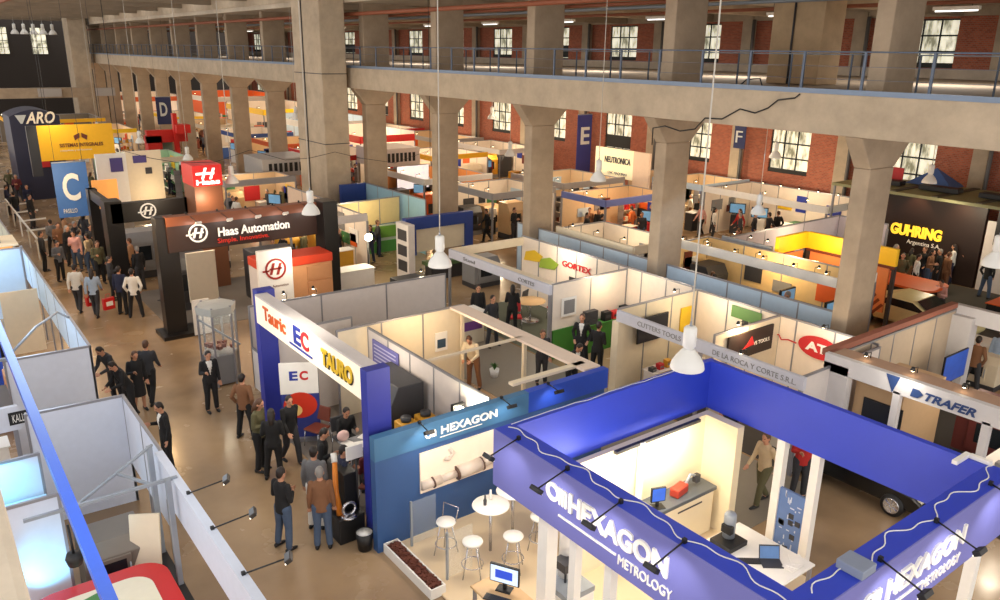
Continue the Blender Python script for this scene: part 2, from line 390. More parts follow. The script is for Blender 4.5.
DOWN = lambda s: ((.05*s, -.02, -.29), (.06*s, .05, -.54)); FOLD = lambda s: ((.06*s, .0, -.28), (-.10*s, .20, -.24)); HOLD = lambda s: ((.05*s, -.01, -.28), (-.02*s, .24, -.20))
POCK = lambda s: ((.10*s, -.08, -.27), (.03*s, .04, -.48)); BACK = lambda s: ((.07*s, -.08, -.28), (-.12*s, -.16, -.46)); FRONT = lambda s: ((.05*s, .06, -.27), (-.06*s, .30, -.36))
PHONE = lambda s: ((.10*s, .10, -.26), (.02*s, .16, .03)); SWF = lambda s: ((.04*s, .08, -.28), (.03*s, .26, -.46)); SWB = lambda s: ((.05*s, -.12, -.27), (.05*s, -.12, -.53))
LS = lambda s: ((.01*s, .02, -.43), (.03*s, -.02, -.84)); LF = lambda s: ((.0, .16, -.41), (.0, .22, -.83)); LB = lambda s: ((.0, -.03, -.44), (.0, -.26, -.80)); LSIT = lambda s: ((.04*s, .43, .02), (.05*s, .44, -.40))
LW = lambda s: ((.06*s, .02, -.42), (.11*s, -.01, -.83))
POSES = {  # right arm, left arm, right leg, left leg, lean, head nod, hip height
 'stand': (DOWN, DOWN, LS, LS, 0, 5, .92), 'folded': (FOLD, FOLD, LS, LW, 0, 8, .92), 'hold': (HOLD, DOWN, LS, LS, 2, 18, .92), 'pockets': (POCK, POCK, LW, LW, 0, 4, .91),
 'walk': (SWF, SWB, LB, LF, 4, 4, .90), 'lean': (FRONT, FRONT, LS, LW, 24, 14, .92), 'sit': (FRONT, HOLD, LSIT, LSIT, 8, 14, .50), 'phone': (PHONE, DOWN, LW, LS, 0, 6, .92), 'back': (BACK, BACK, LW, LW, -2, 0, .91)}
PROTO = {}
def make_pose(key, dress=False):
    ra, la, rl, ll, lean, nod, hz = POSES[key]
    HT = Matrix.Translation((0, 0, hz)); LN = HT @ Matrix.Rotation(-math.radians(lean), 4, 'X')
    sh = {1: LN @ Vector((.172, 0, .485)), -1: LN @ Vector((-.172, 0, .485))}
    hip = {1: HT @ Vector((.09, 0, 0)), -1: HT @ Vector((-.09, 0, 0))}
    neck = LN @ Vector((0, .0, .54)); HM = LN @ Matrix.Translation((0, .01, .585)) @ Matrix.Rotation(-math.radians(nod), 4, 'X')
    A = {}
    for s, fn in ((1, ra), (-1, la)):
        e, wv = fn(s); A[s] = (sh[s], sh[s]+Vector(e), sh[s]+Vector(wv))
    LG = {}
    for s, fn in ((1, rl), (-1, ll)):
        kq, aq = fn(s); LG[s] = (hip[s], hip[s]+Vector(kq), hip[s]+Vector(aq))
    b = MB()
    rings(b, [(-.06, 0, .13, .09), (.05, 0, .15, .10), (.2, 0, .125, .085), (.36, .005, .15, .10), (.46, 0, .17, .09), (.53, -.01, .09, .06)], LN)
    b.tube([neck-Vector((0, 0, .04)), HM @ Vector((0, 0, .03))], [.058, .052], n=10)
    ball(b, (0, 0, .115), (.076, .095, .118), 16, None) if 0 else None
    T = b.T; b.T = HM
    ball(b, (0, .0, .125), (.077, .094, .112), 16); ball(b, (0, .035, .06), (.055, .055, .06), 12)   # skull, jaw
    b.tube([(0, .088, .125), (0, .112, .088)], [.010, .017], n=6)                                    # nose
    for s in (1, -1): ball(b, (.078*s, -.005, .105), (.012, .022, .034), 8)                          # ears
    b.T = T
    for s in (1, -1):
        S, E, Wr = A[s]; seg(b, [S, (S+E)/2, E], [.05, .046, .04]); seg(b, [E, (E*2+Wr)/3, Wr], [.042, .041, .028])
        d = (Wr-E).normalized(); side = d.cross(Vector((0, 1, .2))).normalized()
        if side.length < .1: side = Vector((1, 0, 0))
        pn = side.cross(d).normalized()
        pc = Wr+d*.05; b.tube([Wr, pc, Wr+d*.095], [.027, .04, .036], n=8) if 0 else None
        b.add([Wr+side*a+d*l+pn*q for l, wdt in ((-.01, .026), (.05, .042), (.095, .043)) for a, q in ((-wdt, -.013), (wdt, -.013), (wdt, .013), (-wdt, .013))],
              [(0, 1, 2, 3), (11, 10, 9, 8)]+[(i*4+k, i*4+(k+1) % 4, (i+1)*4+(k+1) % 4, (i+1)*4+k) for i in (0, 1) for k in range(4)])
        curl = pn*(1 if pn.y > 0 else -1)
        for q, (off, L) in enumerate(((-.033, .066), (-.011, .078), (.011, .074), (.033, .058))):
            r0 = Wr+d*.09+side*off; b.tube([r0, r0+d*L*.55+curl*.008, r0+d*L*.9+curl*.03], [.0085, .008, .006], n=6)
        th = -1 if side.x*s > 0 else 1
        r0 = Wr+d*.03+side*.035*th; b.tube([r0, r0+side*.03*th+d*.03+curl*.01, r0+side*.032*th+d*.065+curl*.02], [.011, .010, .008], n=6)
    for s in (1, -1):
        Hp, K, An = LG[s]; seg(b, [Hp, (Hp+K)/2, K], [.085, .07, .052]); seg(b, [K, (K*2+An)/3, An], [.052, .054, .035])
        b.tube([An, An+Vector((0, .05, -.04))], [.036, .035], n=8)
    body = remesh(b, .0085, [SKIN, EYE, LIP], 'person_body_'+key)
    HI = HM.inverted(); mi = []
    for p in body.polygons:
        c = HI @ p.center; k = 0
        if c.y > .05:
            if abs(abs(c.x)-.032) < .014 and abs(c.z-.128) < .008: k = 1
            elif abs(c.x) < .024 and abs(c.z-.052) < .006: k = 2
        mi.append(k)
    body.polygons.foreach_set('material_index', mi)
    # top
    t = MB(); low = -.10 if not dress else -.12
    rings(t, [(low, 0, .165, .125), (.05, 0, .168, .122), (.2, 0, .15, .11), (.36, .005, .172, .122), (.45, 0, .185, .11), (.505, -.008, .14, .09), (.55, -.012, .08, .068)], LN)
    for s in (1, -1):
        S, E, Wr = A[s]; seg(t, [S, (S+E)/2, E], [.062, .058, .05]); seg(t, [E, (E*2+Wr)/3, E+(Wr-E)*.93], [.05, .047, .04])
    top = remesh(t, .017, [WHITE, WHITE], 'person_top_'+key)
    LI = LN.inverted()
    mi = []
    for p in top.polygons:
        c = LI @ p.center; mi.append(1 if (c.y > .05 and c.z > .16 and abs(c.x) < (c.z-.16)*.22) else 0)
    top.polygons.foreach_set('material_index', mi)
    # trousers or skirt
    t = MB()
    if dress:
        rings(t, [(-.48, 0, .2, .17), (-.2, 0, .19, .15), (-.04, 0, .165, .12), (.06, 0, .16, .11)], HT)
    else:
        rings(t, [(-.1, 0, .155, .105), (-.02, 0, .165, .118), (.08, 0, .155, .112)], HT)
        for s in (1, -1):
            Hp, K, An = LG[s]; seg(t, [Hp, (Hp+K)/2, K], [.105, .092, .074]); seg(t, [K, (K+An)/2, An+(K-An)*.06], [.074, .07, .064])
    trs = remesh(t, .017, [WHITE], 'person_trousers_'+key)
    # shoes
    shoes = []
    for s in (1, -1):
        An = LG[s][2]; m = MB(); lift = 0
        base = An.z-.08 if An.z > .12 else 0.0
        prof = [(-.075, .032, .085), (-.03, .042, .09), (.04, .044, .075), (.11, .048, .05), (.17, .04, .038), (.195, .018, .03)]
        vs = []
        for y, hw, h in prof:
            for k in range(8):
                tt = math.pi*2*k/8; vs.append((An.x+hw*math.cos(tt), An.y+y, base+max(0, h/2+h/2*math.sin(tt))))
        m.add(vs, [(i*8+k, i*8+(k+1) % 8, (i+1)*8+(k+1) % 8, (i+1)*8+k) for i in range(5) for k in range(8)]+[tuple(range(8)), tuple(40+k for k in range(8))], BLACK, True)
        o = m.build('shoe', None, world=False); shoes.append(o.data); bpy.data.objects.remove(o)
    # hair
    hs = {}
    for kind in ('short', 'long'):
        h = MB(); h.T = HM
        ball(h, (0, -.014, .142), (.084, .096, .107), 16); ball(h, (0, -.055, .10), (.07, .05, .08), 12)
        if kind == 'long': h.tube([(0, -.05, .12), (0, -.075, -.02), (0, -.08, -.14)], [.075, .072, .045], n=12); [ball(h, (.066*s, -.02, .06), (.026, .05, .1), 8) for s in (1, -1)]
        me = remesh(h, .013, [WHITE], 'person_hair_'+kind)
        bm = bmesh.new(); bm.from_mesh(me); HI2 = HM.inverted()
        dl = [f for f in bm.faces if (lambda c: c.y > .045 and c.z < .165)(HI2 @ f.calc_center_median())]
        bmesh.ops.delete(bm, geom=dl, context='FACES'); bm.to_mesh(me); bm.free(); hs[kind] = me
    PROTO[key+('_dress' if dress else '')] = dict(body=body, top=top, trs=trs, shoes=shoes, hair=hs, dress=dress, hand=A[1][2], handl=A[-1][2])
def recolor(o, *ms):
    for i, m in enumerate(ms):
        if i < len(o.material_slots): o.material_slots[i].link = 'OBJECT'; o.material_slots[i].material = m
PAL = {'black': (28, 28, 30), 'navy': (34, 40, 66), 'grey': (110, 110, 112), 'white': (225, 222, 215), 'lightblue': (160, 180, 205), 'blue': (60, 84, 140), 'jeans': (72, 88, 112), 'brown': (126, 86, 58), 'tan': (176, 132, 96),
       'beige': (196, 172, 136), 'red': (178, 40, 36), 'orange': (214, 110, 50), 'green': (60, 96, 66), 'pink': (214, 160, 150), 'charcoal': (52, 52, 56), 'yellow': (214, 180, 70), 'olive': (92, 88, 60), 'cream': (222, 206, 176), 'maroon': (96, 34, 38)}
def cloth(n): return mat(n+'_cloth', PAL[n], .85, var=.12, scale=14)
HAIRC = {'dark': mat('dark_hair', (34, 24, 20), .5), 'brown': mat('brown_hair', (84, 54, 34), .5), 'grey': mat('grey_hair', (140, 134, 128), .5), 'fair': mat('fair_hair', (170, 130, 80), .5)}
def person(pos, f, pose, top, trs, label, hair='dark', long=False, shirt=None, s=1.0, group=None, z=0):
    key = pose
    dress = trs.startswith('skirt:'); 
    if dress: key += '_dress'; trs = trs[6:]
    if key not in PROTO: make_pose(pose, dress)
    P = PROTO[key]; p = at(pos[0], pos[1], z) if len(pos) == 2 else Vector(pos)
    base = math.atan2(-p.y, -p.x)-math.pi/2
    o = bpy.data.objects.new('person', P['body']); COL.objects.link(o); o.location = p; o.rotation_euler = (0, 0, base+math.radians(f)); o.scale = (s, s, s)
    tag(o, label, 'person', group); OCC.append((p.x, p.y, .5))
    for nm, me, ms in (('jacket' if shirt else 'shirt', P['top'], (cloth(top), cloth(shirt or top))), ('skirt' if dress else 'trousers', P['trs'], (cloth(trs),)), ('hair', P['hair']['long' if long else 'short'], (HAIRC[hair],)), ('shoe', P['shoes'][0], None), ('shoe', P['shoes'][1], None)):
        c = bpy.data.objects.new(nm, me); COL.objects.link(c); c.parent = o
        if ms: recolor(c, *ms)
    return o

# ================================================================ kit: stand furniture
def wall(root, p, q, z0, z1, m=None, step=1.0, th=.05, posts=True, rail=True, name='wall_panel'):
    m = m or WHITE; dx, dy = q[0]-p[0], q[1]-p[1]; L = math.hypot(dx, dy); n = max(1, round(L/step)); h = th/2
    ux, uy = dx/L, dy/L
    for i in range(n):
        a = (p[0]+dx*i/n, p[1]+dy*i/n); b = (p[0]+dx*(i+1)/n, p[1]+dy*(i+1)/n)
        c = ((a[0]+b[0])/2, (a[1]+b[1])/2, (z0+z1)/2)
        MB(m).cbox(c, (L/n-.03, th*.6, z1-z0), None, math.atan2(dy, dx)).build(name, root)
    if posts:
        for i in range(n+1):
            a = (p[0]+dx*i/n, p[1]+dy*i/n)
            MB(ALU).cbox((a[0], a[1], z1/2+.01), (.045, .045, z1+.02)).build('post', root)
    if rail: MB(ALU).bar((p[0], p[1], z1+.0), (q[0], q[1], z1+.0), .05, .05).build('top_rail', root)
def fascia(root, x0, x1, y0, y1, z0, z1, m=None, name='fascia'): return MB(m or WHITE).box(x0, x1, y0, y1, z0, z1).build(name, root, bevel=.01)
def post(root, x, y, z1, m=None, w_=.08, z0=0, name='post'): return MB(m or ALU).box(x-w_/2, x+w_/2, y-w_/2, y+w_/2, z0, z1).build(name, root)
FACE_X = dict(ax=-Y_, ay=Z_)      # lettering on a face that looks towards -X, read from there
FACE_Y = dict(ax=X_, ay=Z_)       # lettering on a face that looks towards -Y
def letter_x(root, s, X, ya, z, wd, ht, m, depth=.02, name='lettering', bold=.0, shear=0):
    return MB(m).text(s, (X, ya, z), -Y_, Z_, wd, ht, depth, bold=bold, shear=shear).build(name, root)
def letter_y(root, s, Y, xa, z, wd, ht, m, depth=.02, name='lettering', bold=.0, shear=0):
    return MB(m).text(s, (xa, Y, z), X_, Z_, wd, ht, depth, bold=bold, shear=shear).build(name, root)
def booth(label, x, y, cat='booth'): return thing('exhibition_booth', label, cat, (x, y, 0))
def spot_lamp(clamp, head, label, group=None, m=None, lit=0, target=None, en=40):
    """arm spotlight clamped on a fascia: clamp point, head point"""
    c, h = Vector(clamp), Vector(head); t = thing('arm_spotlight', label, 'spotlight', c, 0, group)
    MB(BLACK).cbox(c, (.05, .05, .07)).build('clamp', t)
    MB(BLACK).tube([c, h], .012).build('arm', t)
    d = (h-c).normalized(); dz = Vector((d.x, d.y, 0)).normalized(); sd = dz.cross(Z_)
    ang = math.atan2(sd.y, sd.x)
    MB(m or BLACK).cbox(h, (.2, .1, .07), None, ang, math.radians(35)).build('lamp_head', t, bevel=.01)
    MB(mat('lamp_lens', (255, 245, 225), .3, emit=2.5)).cbox(h-Vector((0, 0, .04))-dz*.02, (.16, .06, .012), None, ang, math.radians(35)).build('lens', t)
    if target is not None: light('SPOT', h-Vector((0, 0, .1)), en, (1, .95, .9), .08, target, spot=120)
    return t
def bulb_lamp(x, y, z, label, group=None, d=(-1, 0), en=0, color=(1, .82, .58)):
    t = thing('small_spotlight', label, 'spotlight', (x, y, z), 0, group); dv = Vector((d[0], d[1], 0))
    p = Vector((x, y, z+.16))+dv*.22
    MB(BLACK).tube([(x, y, z), (x, y, z+.14), tuple(p)], .01, n=6).build('arm', t)
    m = MB(BLACK); m.T = Matrix.Translation(p); m.lathe([(.03, .03), (.055, -.05)], n=10); m.build('shade', t)
    m = MB(mat('lit_bulb', (255, 232, 190), .4, emit=14)); ball(m, p-Vector((0, 0, .045)), (.045, .045, .03), 10); m.build('bulb', t)
    if en: light('POINT', p-Vector((0, 0, .12)), en, color, .06)
    return t
def stool(x, y, label, group=None, rz=0, h=.75, m=None, back=False):
    t = thing('bar_stool', label, 'stool', (x, y, 0), rz, group); m = m or WHITE2
    MB(m).lathe([(.01, h-.05), (.17, h-.05), (.19, h-.02), (.185, h), (.01, h+.005)], n=20).build('seat', t, world=False)
    for k in range(4):
        a = math.pi/4+k*math.pi/2; MB(CHROME).tube([(.1*math.cos(a), .1*math.sin(a), h-.05), (.24*math.cos(a), .24*math.sin(a), 0)], .012).build('leg', t, world=False)
    MB(CHROME).tube([(.2*math.cos(math.pi*k/8), .2*math.sin(math.pi*k/8), .28) for k in range(17)], .01, n=6).build('foot_ring', t, world=False)
    if back: MB(CHROME).tube([(-.15, -.1, h-.02), (-.17, -.17, h+.26), (.17, -.17, h+.26), (.15, -.1, h-.02)], .012).build('backrest', t, world=False)
    return t
def chair(x, y, rz, c, label, group=None):
    t = thing('visitor_chair', label, 'chair', (x, y, 0), rz, group)
    MB(c).box(-.23, .23, -.22, .24, .42, .47).build('seat', t, world=False, bevel=.02)
    m = MB(c); m.cbox((0, -.24, .74), (.44, .05, .36), None, 0, math.radians(8)); m.build('backrest', t, world=False, bevel=.02)
    for sx in (-1, 1):
        for sy in (-1, 1): MB(CHROME).tube([(.2*sx, .2*sy, .42), (.22*sx, .24*sy, 0)], .013).build('leg', t, world=False)
        MB(CHROME).tube([(.2*sx, -.2, .42), (.2*sx, -.25, .6)], .012).build('back_support', t, world=False)
    return t
def round_table(x, y, r, h, m, label, group=None):
    t = thing('round_table', label, 'table', (x, y, 0), 0, group)
    MB(m).lathe([(.01, h-.03), (r-.02, h-.03), (r, h-.015), (r-.01, h), (.01, h)], n=32).build('tabletop', t, world=False)
    MB(CHROME).tube([(0, 0, .02), (0, 0, h-.03)], .03, n=12).build('column', t, world=False)
    MB(CHROME).lathe([(.01, .03), (r*.6, .015), (r*.6, 0), (.01, 0)], n=24).build('base', t, world=False); return t
def desk(x0, x1, y0, y1, h, m, label, name='desk', top=None, solid=False, cat='desk'):
    t = thing(name, label, cat, ((x0+x1)/2, (y0+y1)/2, 0))
    MB(top or m).box(x0, x1, y0, y1, h-.04, h).build('tabletop' if not solid else 'countertop', t, bevel=.008)
    if solid: MB(m).box(x0+.04, x1-.04, y0+.04, y1-.04, 0, h-.04).build('cabinet', t, bevel=.01)
    else:
        for xx in (x0+.06, x1-.06):
            for yy in (y0+.06, y1-.06): MB(ALU).box(xx-.025, xx+.025, yy-.025, yy+.025, 0, h-.04).build('leg', t)
    return t
def screen(x, y, z, rz, wd, ht, label, c=(70, 110, 180), stand=True, name='computer_monitor', pict=None):
    """faces local -Y"""
    t = thing(name, label, 'monitor', (x, y, z), rz); b = .12 if stand else 0
    MB(BLACK).box(-wd/2, wd/2, 0, .05, b, b+ht).build('casing', t, world=False, bevel=.01)
    m = MB(mat('lit_screen_%d_%d_%d' % c, c, .3, emit=.9, var=.5, scale=5)); m.box(-wd/2+.02, wd/2-.02, -.006, 0, b+.025, b+ht-.02); m.build('display', t, world=False)
    if pict: m = MB(pict); m.box(-wd*.3, wd*.28, -.01, -.004, b+ht*.3, b+ht*.75); m.build('picture', t, world=False)
    if stand:
        MB(BLACK).box(-.03, .03, .02, .06, 0, b+.1).build('neck', t, world=False); MB(BLACK).box(-.13, .13, -.07, .12, 0, .015).build('foot', t, world=False)
    return t
def laptop(x, y, z, rz, label, c=(60, 90, 130)):
    t = thing('laptop', label, 'laptop', (x, y, z), rz)
    MB(DARK).box(-.18, .18, -.24, 0, 0, .02).build('keyboard_base', t, world=False, bevel=.004)
    m = MB(DARK); m.cbox((0, .05, .13), (.36, .015, .25), None, 0, math.radians(-20)); m.build('lid', t, world=False)
    m = MB(mat('lit_screen_%d_%d_%d' % c, c, .3, emit=.9, var=.5, scale=5)); m.cbox((0, .04, .13), (.33, .012, .21), None, 0, math.radians(-20)); m.build('display', t, world=False)
    return t
def keyboard(x, y, z, rz, label):
    t = thing('keyboard', label, 'keyboard', (x, y, z), rz)
    MB(BLACK).box(-.22, .22, -.08, .08, 0, .02).build('case', t, world=False, bevel=.005)
    m = MB(DARK)
    for i in range(12):
        for j in range(4): m.box(-.2+i*.034, -.2+i*.034+.026, -.065+j*.034, -.065+j*.034+.026, .018, .026)
    m.build('keys', t, world=False)['kind'] = 'stuff'; return t
def machine(x, y, rz, size, body, label, door=None, trim=None, win=None, name='machine_tool', cat='machine', panel=True, z=0):
    """enclosed machining centre, front looks to local -Y"""
    W, D, H = size; t = thing(name, label, cat, (x, y, z), rz); OCC.append((x, y, .75)); door = door or body; trim = trim or DARK
    MB(trim).box(-W/2, W/2, -D/2, D/2, 0, H*.16).build('base', t, world=False, bevel=.01)
    m = MB(body); m.ext([(-D/2, H*.16), (D/2, H*.16), (D/2, H), (-D/2+D*.22, H), (-D/2, H*.8)], (-W/2, 0, 0), Y_, Z_, (W, 0, 0)); m.build('enclosure', t, world=False, bevel=.02)
    dr = MB(door).box(-W*.36, W*.22, -D/2-.04, -D/2, H*.24, H*.78).build('door', t, world=False, bevel=.01)
    m = MB(win or mat('smoked_window', (30, 36, 42), .15)); m.box(-W*.28, W*.14, -D/2-.05, -D/2-.04, H*.4, H*.72); g = m.build('door_window', dr, world=False)
    MB(STEEL).tube([(W*.19, -D/2-.07, H*.4), (W*.19, -D/2-.07, H*.65)], .015).build('handle', dr, world=False)
    if panel:
        MB(trim).box(W*.27, W*.47, -D/2-.14, -D/2, H*.42, H*.74).build('control_panel', t, world=False, bevel=.01)
        MB(mat('lit_screen_90_130_160', (90, 130, 160), .3, emit=.8, var=.5, scale=5)).box(W*.3, W*.44, -D/2-.15, -D/2-.14, H*.58, H*.7).build('display', t, world=False)
    return t
def carton(x, y, z, d, m, label, rz=0, name='product_box', cat='box', stripe=None):
    t = thing(name, label, cat, (x, y, z), rz); MB(m).box(-d[0]/2, d[0]/2, -d[1]/2, d[1]/2, 0, d[2]).build('case', t, world=False, bevel=min(d)*.06)
    MB(stripe or DARK).box(-d[0]*.35, d[0]*.35, -d[1]/2-.01, -d[1]/2, d[2]*.35, d[2]*.65).build('front_plate', t, world=False); return t
def pendant(p, s, label, top=RZ if 'RZ' in globals() else 12.6):
    t = thing('pendant_lamp', label, 'lamp', p, 0); w2 = mat('white_enamel', (226, 226, 222), .35)
    m = MB(w2); m.lathe([(.27*s, 0), (.275*s, .01), (.26*s, .09*s), (.2*s, .2*s), (.11*s, .31*s), (.085*s, .34*s)], n=28); o = m.build('reflector', t, world=False)
    MB(mat('lamp_glass', (250, 245, 230), .4, emit=.25)).lathe([(.01, .05*s), (.24*s, .05*s)], n=24).build('glass', t, world=False)
    MB(w2).lathe([(.085*s, .34*s), (.085*s, .36*s), (.105*s, .38*s), (.105*s, .68*s), (.08*s, .71*s), (.01, .72*s)], n=20).build('ballast_housing', t, world=False)
    MB(STEEL).tube([(0, 0, .7*s), (0, 0, .8*s)], [.03*s, .012*s], n=8).build('hook', t, world=False)
    MB(mat('pale_cable', (190, 186, 176), .6)).tube([(0, 0, .8*s), (0, 0, top-p[2])], .012, n=6).build('cable', t, world=False)
    return t
def plant(x, y, h, label, c=(70, 120, 50), pot=None, z=0, name='potted_plant'):
    t = thing(name, label, 'plant', (x, y, z)); rr = random.Random(int(x*100+y*7))
    MB(pot or WHITE2).lathe([(.1, 0), (.15, .25), (.13, .25), (.01, .22)], n=14).build('pot', t, world=False)
    m = MB(cm(*c))
    for k in range(34):
        a = rr.uniform(0, 6.28); L = rr.uniform(.4, 1)*(h-.25); sp = rr.uniform(.05, .3)*h; dx, dy = math.cos(a), math.sin(a)
        p0 = Vector((0, 0, .22)); p1 = Vector((dx*sp*.5, dy*sp*.5, .22+L*.7)); p2 = Vector((dx*sp, dy*sp, .22+L*.85)); q = Vector((-dy, dx, 0))*.03
        m.add([p0-q*.3, p0+q*.3, p1+q, p1-q, p2], [(0, 1, 2, 3), (3, 2, 4)], smooth=True)
    m.build('foliage', t, world=False); return t
def banner(c, ax, wd, ht, m, label, cat='banner', top=7.95, name='hanging_banner'):
    """hanging banner: c = top centre"""
    ax = Vector(ax).normalized(); n = ax.cross(Z_); t = thing(name, label, cat, c)
    o = Vector(c)-ax*wd/2-Z_*ht; MB(m).ext([(0, 0), (wd, 0), (wd, ht), (0, ht)], o, ax, Z_, n*-.03).build('cloth', t)
    MB(STEEL).tube([Vector(c)-ax*wd/2, Vector(c)+ax*wd/2], .03).build('top_bar', t)
    for s in (-.4, .4): MB(DARK).tube([Vector(c)+ax*wd*s, Vector((c[0], c[1], top))+ax*wd*s], .008, n=5).build('cord', t)
    return t
# ---------------------------------------------------------------- groups of visitors
ORD = ['first', 'second', 'third', 'fourth', 'fifth', 'sixth', 'seventh', 'eighth', 'ninth', 'tenth', 'eleventh', 'twelfth', 'thirteenth', 'fourteenth', 'fifteenth', 'sixteenth']
def crowd(where, pts, tops, seed, world=False):
    rr = random.Random(seed*31+7)
    if world: pts.sort(key=lambda p: p[0]/(p[1]+.1))
    else: pts = sorted(pts)
    for i, (x, y) in enumerate(pts):
        q_ = Vector((x, y, 0)) if world else at(x, y)
        for tr_ in range(9):
            hit = [o_ for o_ in OCC if math.hypot(o_[0]-q_.x, o_[1]-q_.y) < o_[2]]
            if not hit: break
            q_ -= Vector((q_.x, q_.y, 0)).normalized()*.35
        c = rr.choice(tops); person(tuple(q_), rr.uniform(-180, 180), rr.choice(('stand', 'folded', 'hold', 'pockets', 'walk', 'back')), c, rr.choice(('black', 'charcoal', 'jeans', 'navy', 'brown')), 'person in %s, %s from left %s' % (c, ORD[i], where),
               hair=rr.choice(('dark', 'dark', 'brown', 'grey')), long=rr.random() < .25, s=rr.uniform(.94, 1.04), group='visitors '+where)
# ================================================================ Hexagon booth: ring fascia
ROYAL = mat('royal_blue_panel', (38, 62, 190), .5, var=.05, scale=3); LITBLUE = mat('lamp_washed_blue_print', (116, 118, 188), .45, var=.08, scale=1.5); TEAL = mat('teal_blue_print', (62, 110, 150), .5, var=.2, scale=.7)  # lilac tone is the blue print with lamp wash put into its colour
DEEP = mat('deep_blue_wall', (48, 84, 136), .5, var=.1, scale=1); LETW = mat('white_letters', (250, 246, 236), .4, emit=.08)
PLATF = mat('cream_floor', (224, 202, 168), .35, var=.04, scale=1)
X0, X1, Y0, Y1 = 6.88, 12.25, 3.64, 9.2; ZB, ZT, TH = 2.4, 3.4, .36
struct(MB(PLATF).box(6.3, 12.0, 3.7, 11.7, 0, .04), 'floor_1')
hx = booth('blue square booth with HEXAGON METROLOGY lettering on its raised ring fascia', 9.6, 6.5)
def ringside(x0, x1, y0, y1, outer=None):
    o = MB(ROYAL).box(x0, x1, y0, y1, ZB, ZT).build('fascia', hx); return o
fl = ringside(X0, X0+TH, Y0, Y1); ringside(X0+TH, X1, Y1-.12, Y1); ringside(X1-.12, X1, Y0+TH, Y1-.12); fr = ringside(X0+TH, X1, Y0, Y0+TH)
MB(LITBLUE).box(X0-.02, X0, Y0-.02, Y1, ZB, ZT).build('printed_face', fl); MB(LITBLUE).box(X0, X1, Y0-.02, Y0, ZB, ZT).build('printed_face', fr)
def hexlogo(par, o, ax, ay, s, m):
    ax, ay = Vector(ax), Vector(ay); q = MB(m); n = ax.cross(ay)*.03
    def ring(cx, r, w_, a0=0, a1=360, N=18):
        A = [math.radians(a0+(a1-a0)*i/N) for i in range(N+1)]
        for i in range(N):
            pts = [(cx+r*math.cos(A[i])*1.0, r*math.sin(A[i])), (cx+r*math.cos(A[i+1]), r*math.sin(A[i+1])), (cx+(r-w_)*math.cos(A[i+1]), (r-w_)*math.sin(A[i+1])), (cx+(r-w_)*math.cos(A[i]), (r-w_)*math.sin(A[i]))]
            q.ext([(a*s, b*s) for a, b in pts], o, ax, ay, n)
    ring(.5, .5, .2); 
    for k in range(3):
        cx = .98+k*.22; q.ext([(a*s, b*s) for a, b in ((cx, -.45), (cx+.14, -.45), (cx+.14, .2), (cx+.08, .42), (cx-.12, .45), (cx-.12, .33), (cx, .25))], o, ax, ay, n)
    return q.build('emblem', par)
# front-left lettering, read from the aisle
pa, pb = atX(593, 512, X0-.02), atX(672, 560, X0-.02)
LG0 = atX(547, 492, X0-.02); L1 = atX(669, 566, X0-.02)
ya, yb = LG0.y, L1.y
zl = 2.84; hl = .32
Lt = ya-yb
hexlogo(fl, (X0-.02, ya, zl+hl*.5), -Y_, Z_, .3, LETW)
letter_x(fl, 'HEXAGON', X0-.02, ya-Lt*.215, zl, Lt*.785, hl, LETW, .035, bold=.03)
MB(LETW).box(X0-.04, X0-.02, ya-Lt*.12, ya-Lt*.62, 2.66, 2.69).build('underline', fl)
letter_x(fl, 'METROLOGY', X0-.02, ya-Lt*.64, 2.56, Lt*.4, .15, LETW, .02, bold=.0)
# front-right lettering
xa = atY(862, 600, Y0-.02).x; xb = atY(965, 527, Y0-.02).x; Lr = xb-xa
xa = xb-Lr*1.0
hexlogo(fr, (xa, Y0-.02, zl+hl*.5), X_, Z_, .27, LETW)
letter_y(fr, 'HEXAGON', Y0-.02, xa+Lr*.22, zl, Lr*.78, hl*.95, LETW, .035, bold=.02)
MB(LETW).box(xa+Lr*.1, xa+Lr*.6, Y0-.04, Y0-.02, 2.66, 2.69).build('underline', fr)
letter_y(fr, 'METROLOGY', Y0-.02, xa+Lr*.6, 2.54, Lr*.4, .15, LETW, .02, bold=.0)
# supporting walls and posts of the ring
post(hx, 12.2, 7.33, ZB, WHITE2, .16); post(hx, 12.2, 6.62, ZB, WHITE2, .16); post(hx, 12.2, 3.9, ZB, WHITE2, .16)
for (px, py) in ((547, 560), (575, 570), (610, 590)):
    p = atX(px, py, X0+.18); post(hx, X0+.18, p.y, ZB, WHITE2, .14 if px != 547 else .22)
pb_ = MB(mat('circuit_blue', (96, 124, 176), .4)).box(12.16, 12.22, 6.7, 7.25, .15, 1.45).build('circuit_board_poster', hx)
q = MB(mat('circuit_print', (196, 204, 220), .5)); rr = random.Random(3)
for k in range(26):
    yc = rr.uniform(6.75, 7.15); zc = rr.uniform(.2, 1.35)
    if rr.random() < .5: q.box(12.15, 12.16, yc, yc+rr.uniform(.02, .09), zc, zc+.02)
    else: q.box(12.15, 12.16, yc, yc+.02, zc, zc+rr.uniform(.03, .12))
for k in range(7):
    yc = rr.uniform(6.75, 7.1); zc = rr.uniform(.2, 1.2); q.box(12.145, 12.16, yc, yc+.1, zc, zc+.1, DARK)
q.build('circuit_print', pb_)
CREAMW = mat('lit_cream_wall', (236, 222, 190), .6, var=.03)
MB(CREAMW).box(8.2, 12.05, 8.86, 8.98, 0, ZB+.0).build('back_wall', hx); MB(CREAMW).box(11.85, 12.05, 8.1, 8.86, 0, ZB).build('side_wall', hx); MB(DARK).box(9.3, 11.6, 8.78, 8.86, ZB-.06, ZB).build('light_rail', hx)
post(hx, 9.95, 8.78, ZB, WHITE2, .09)
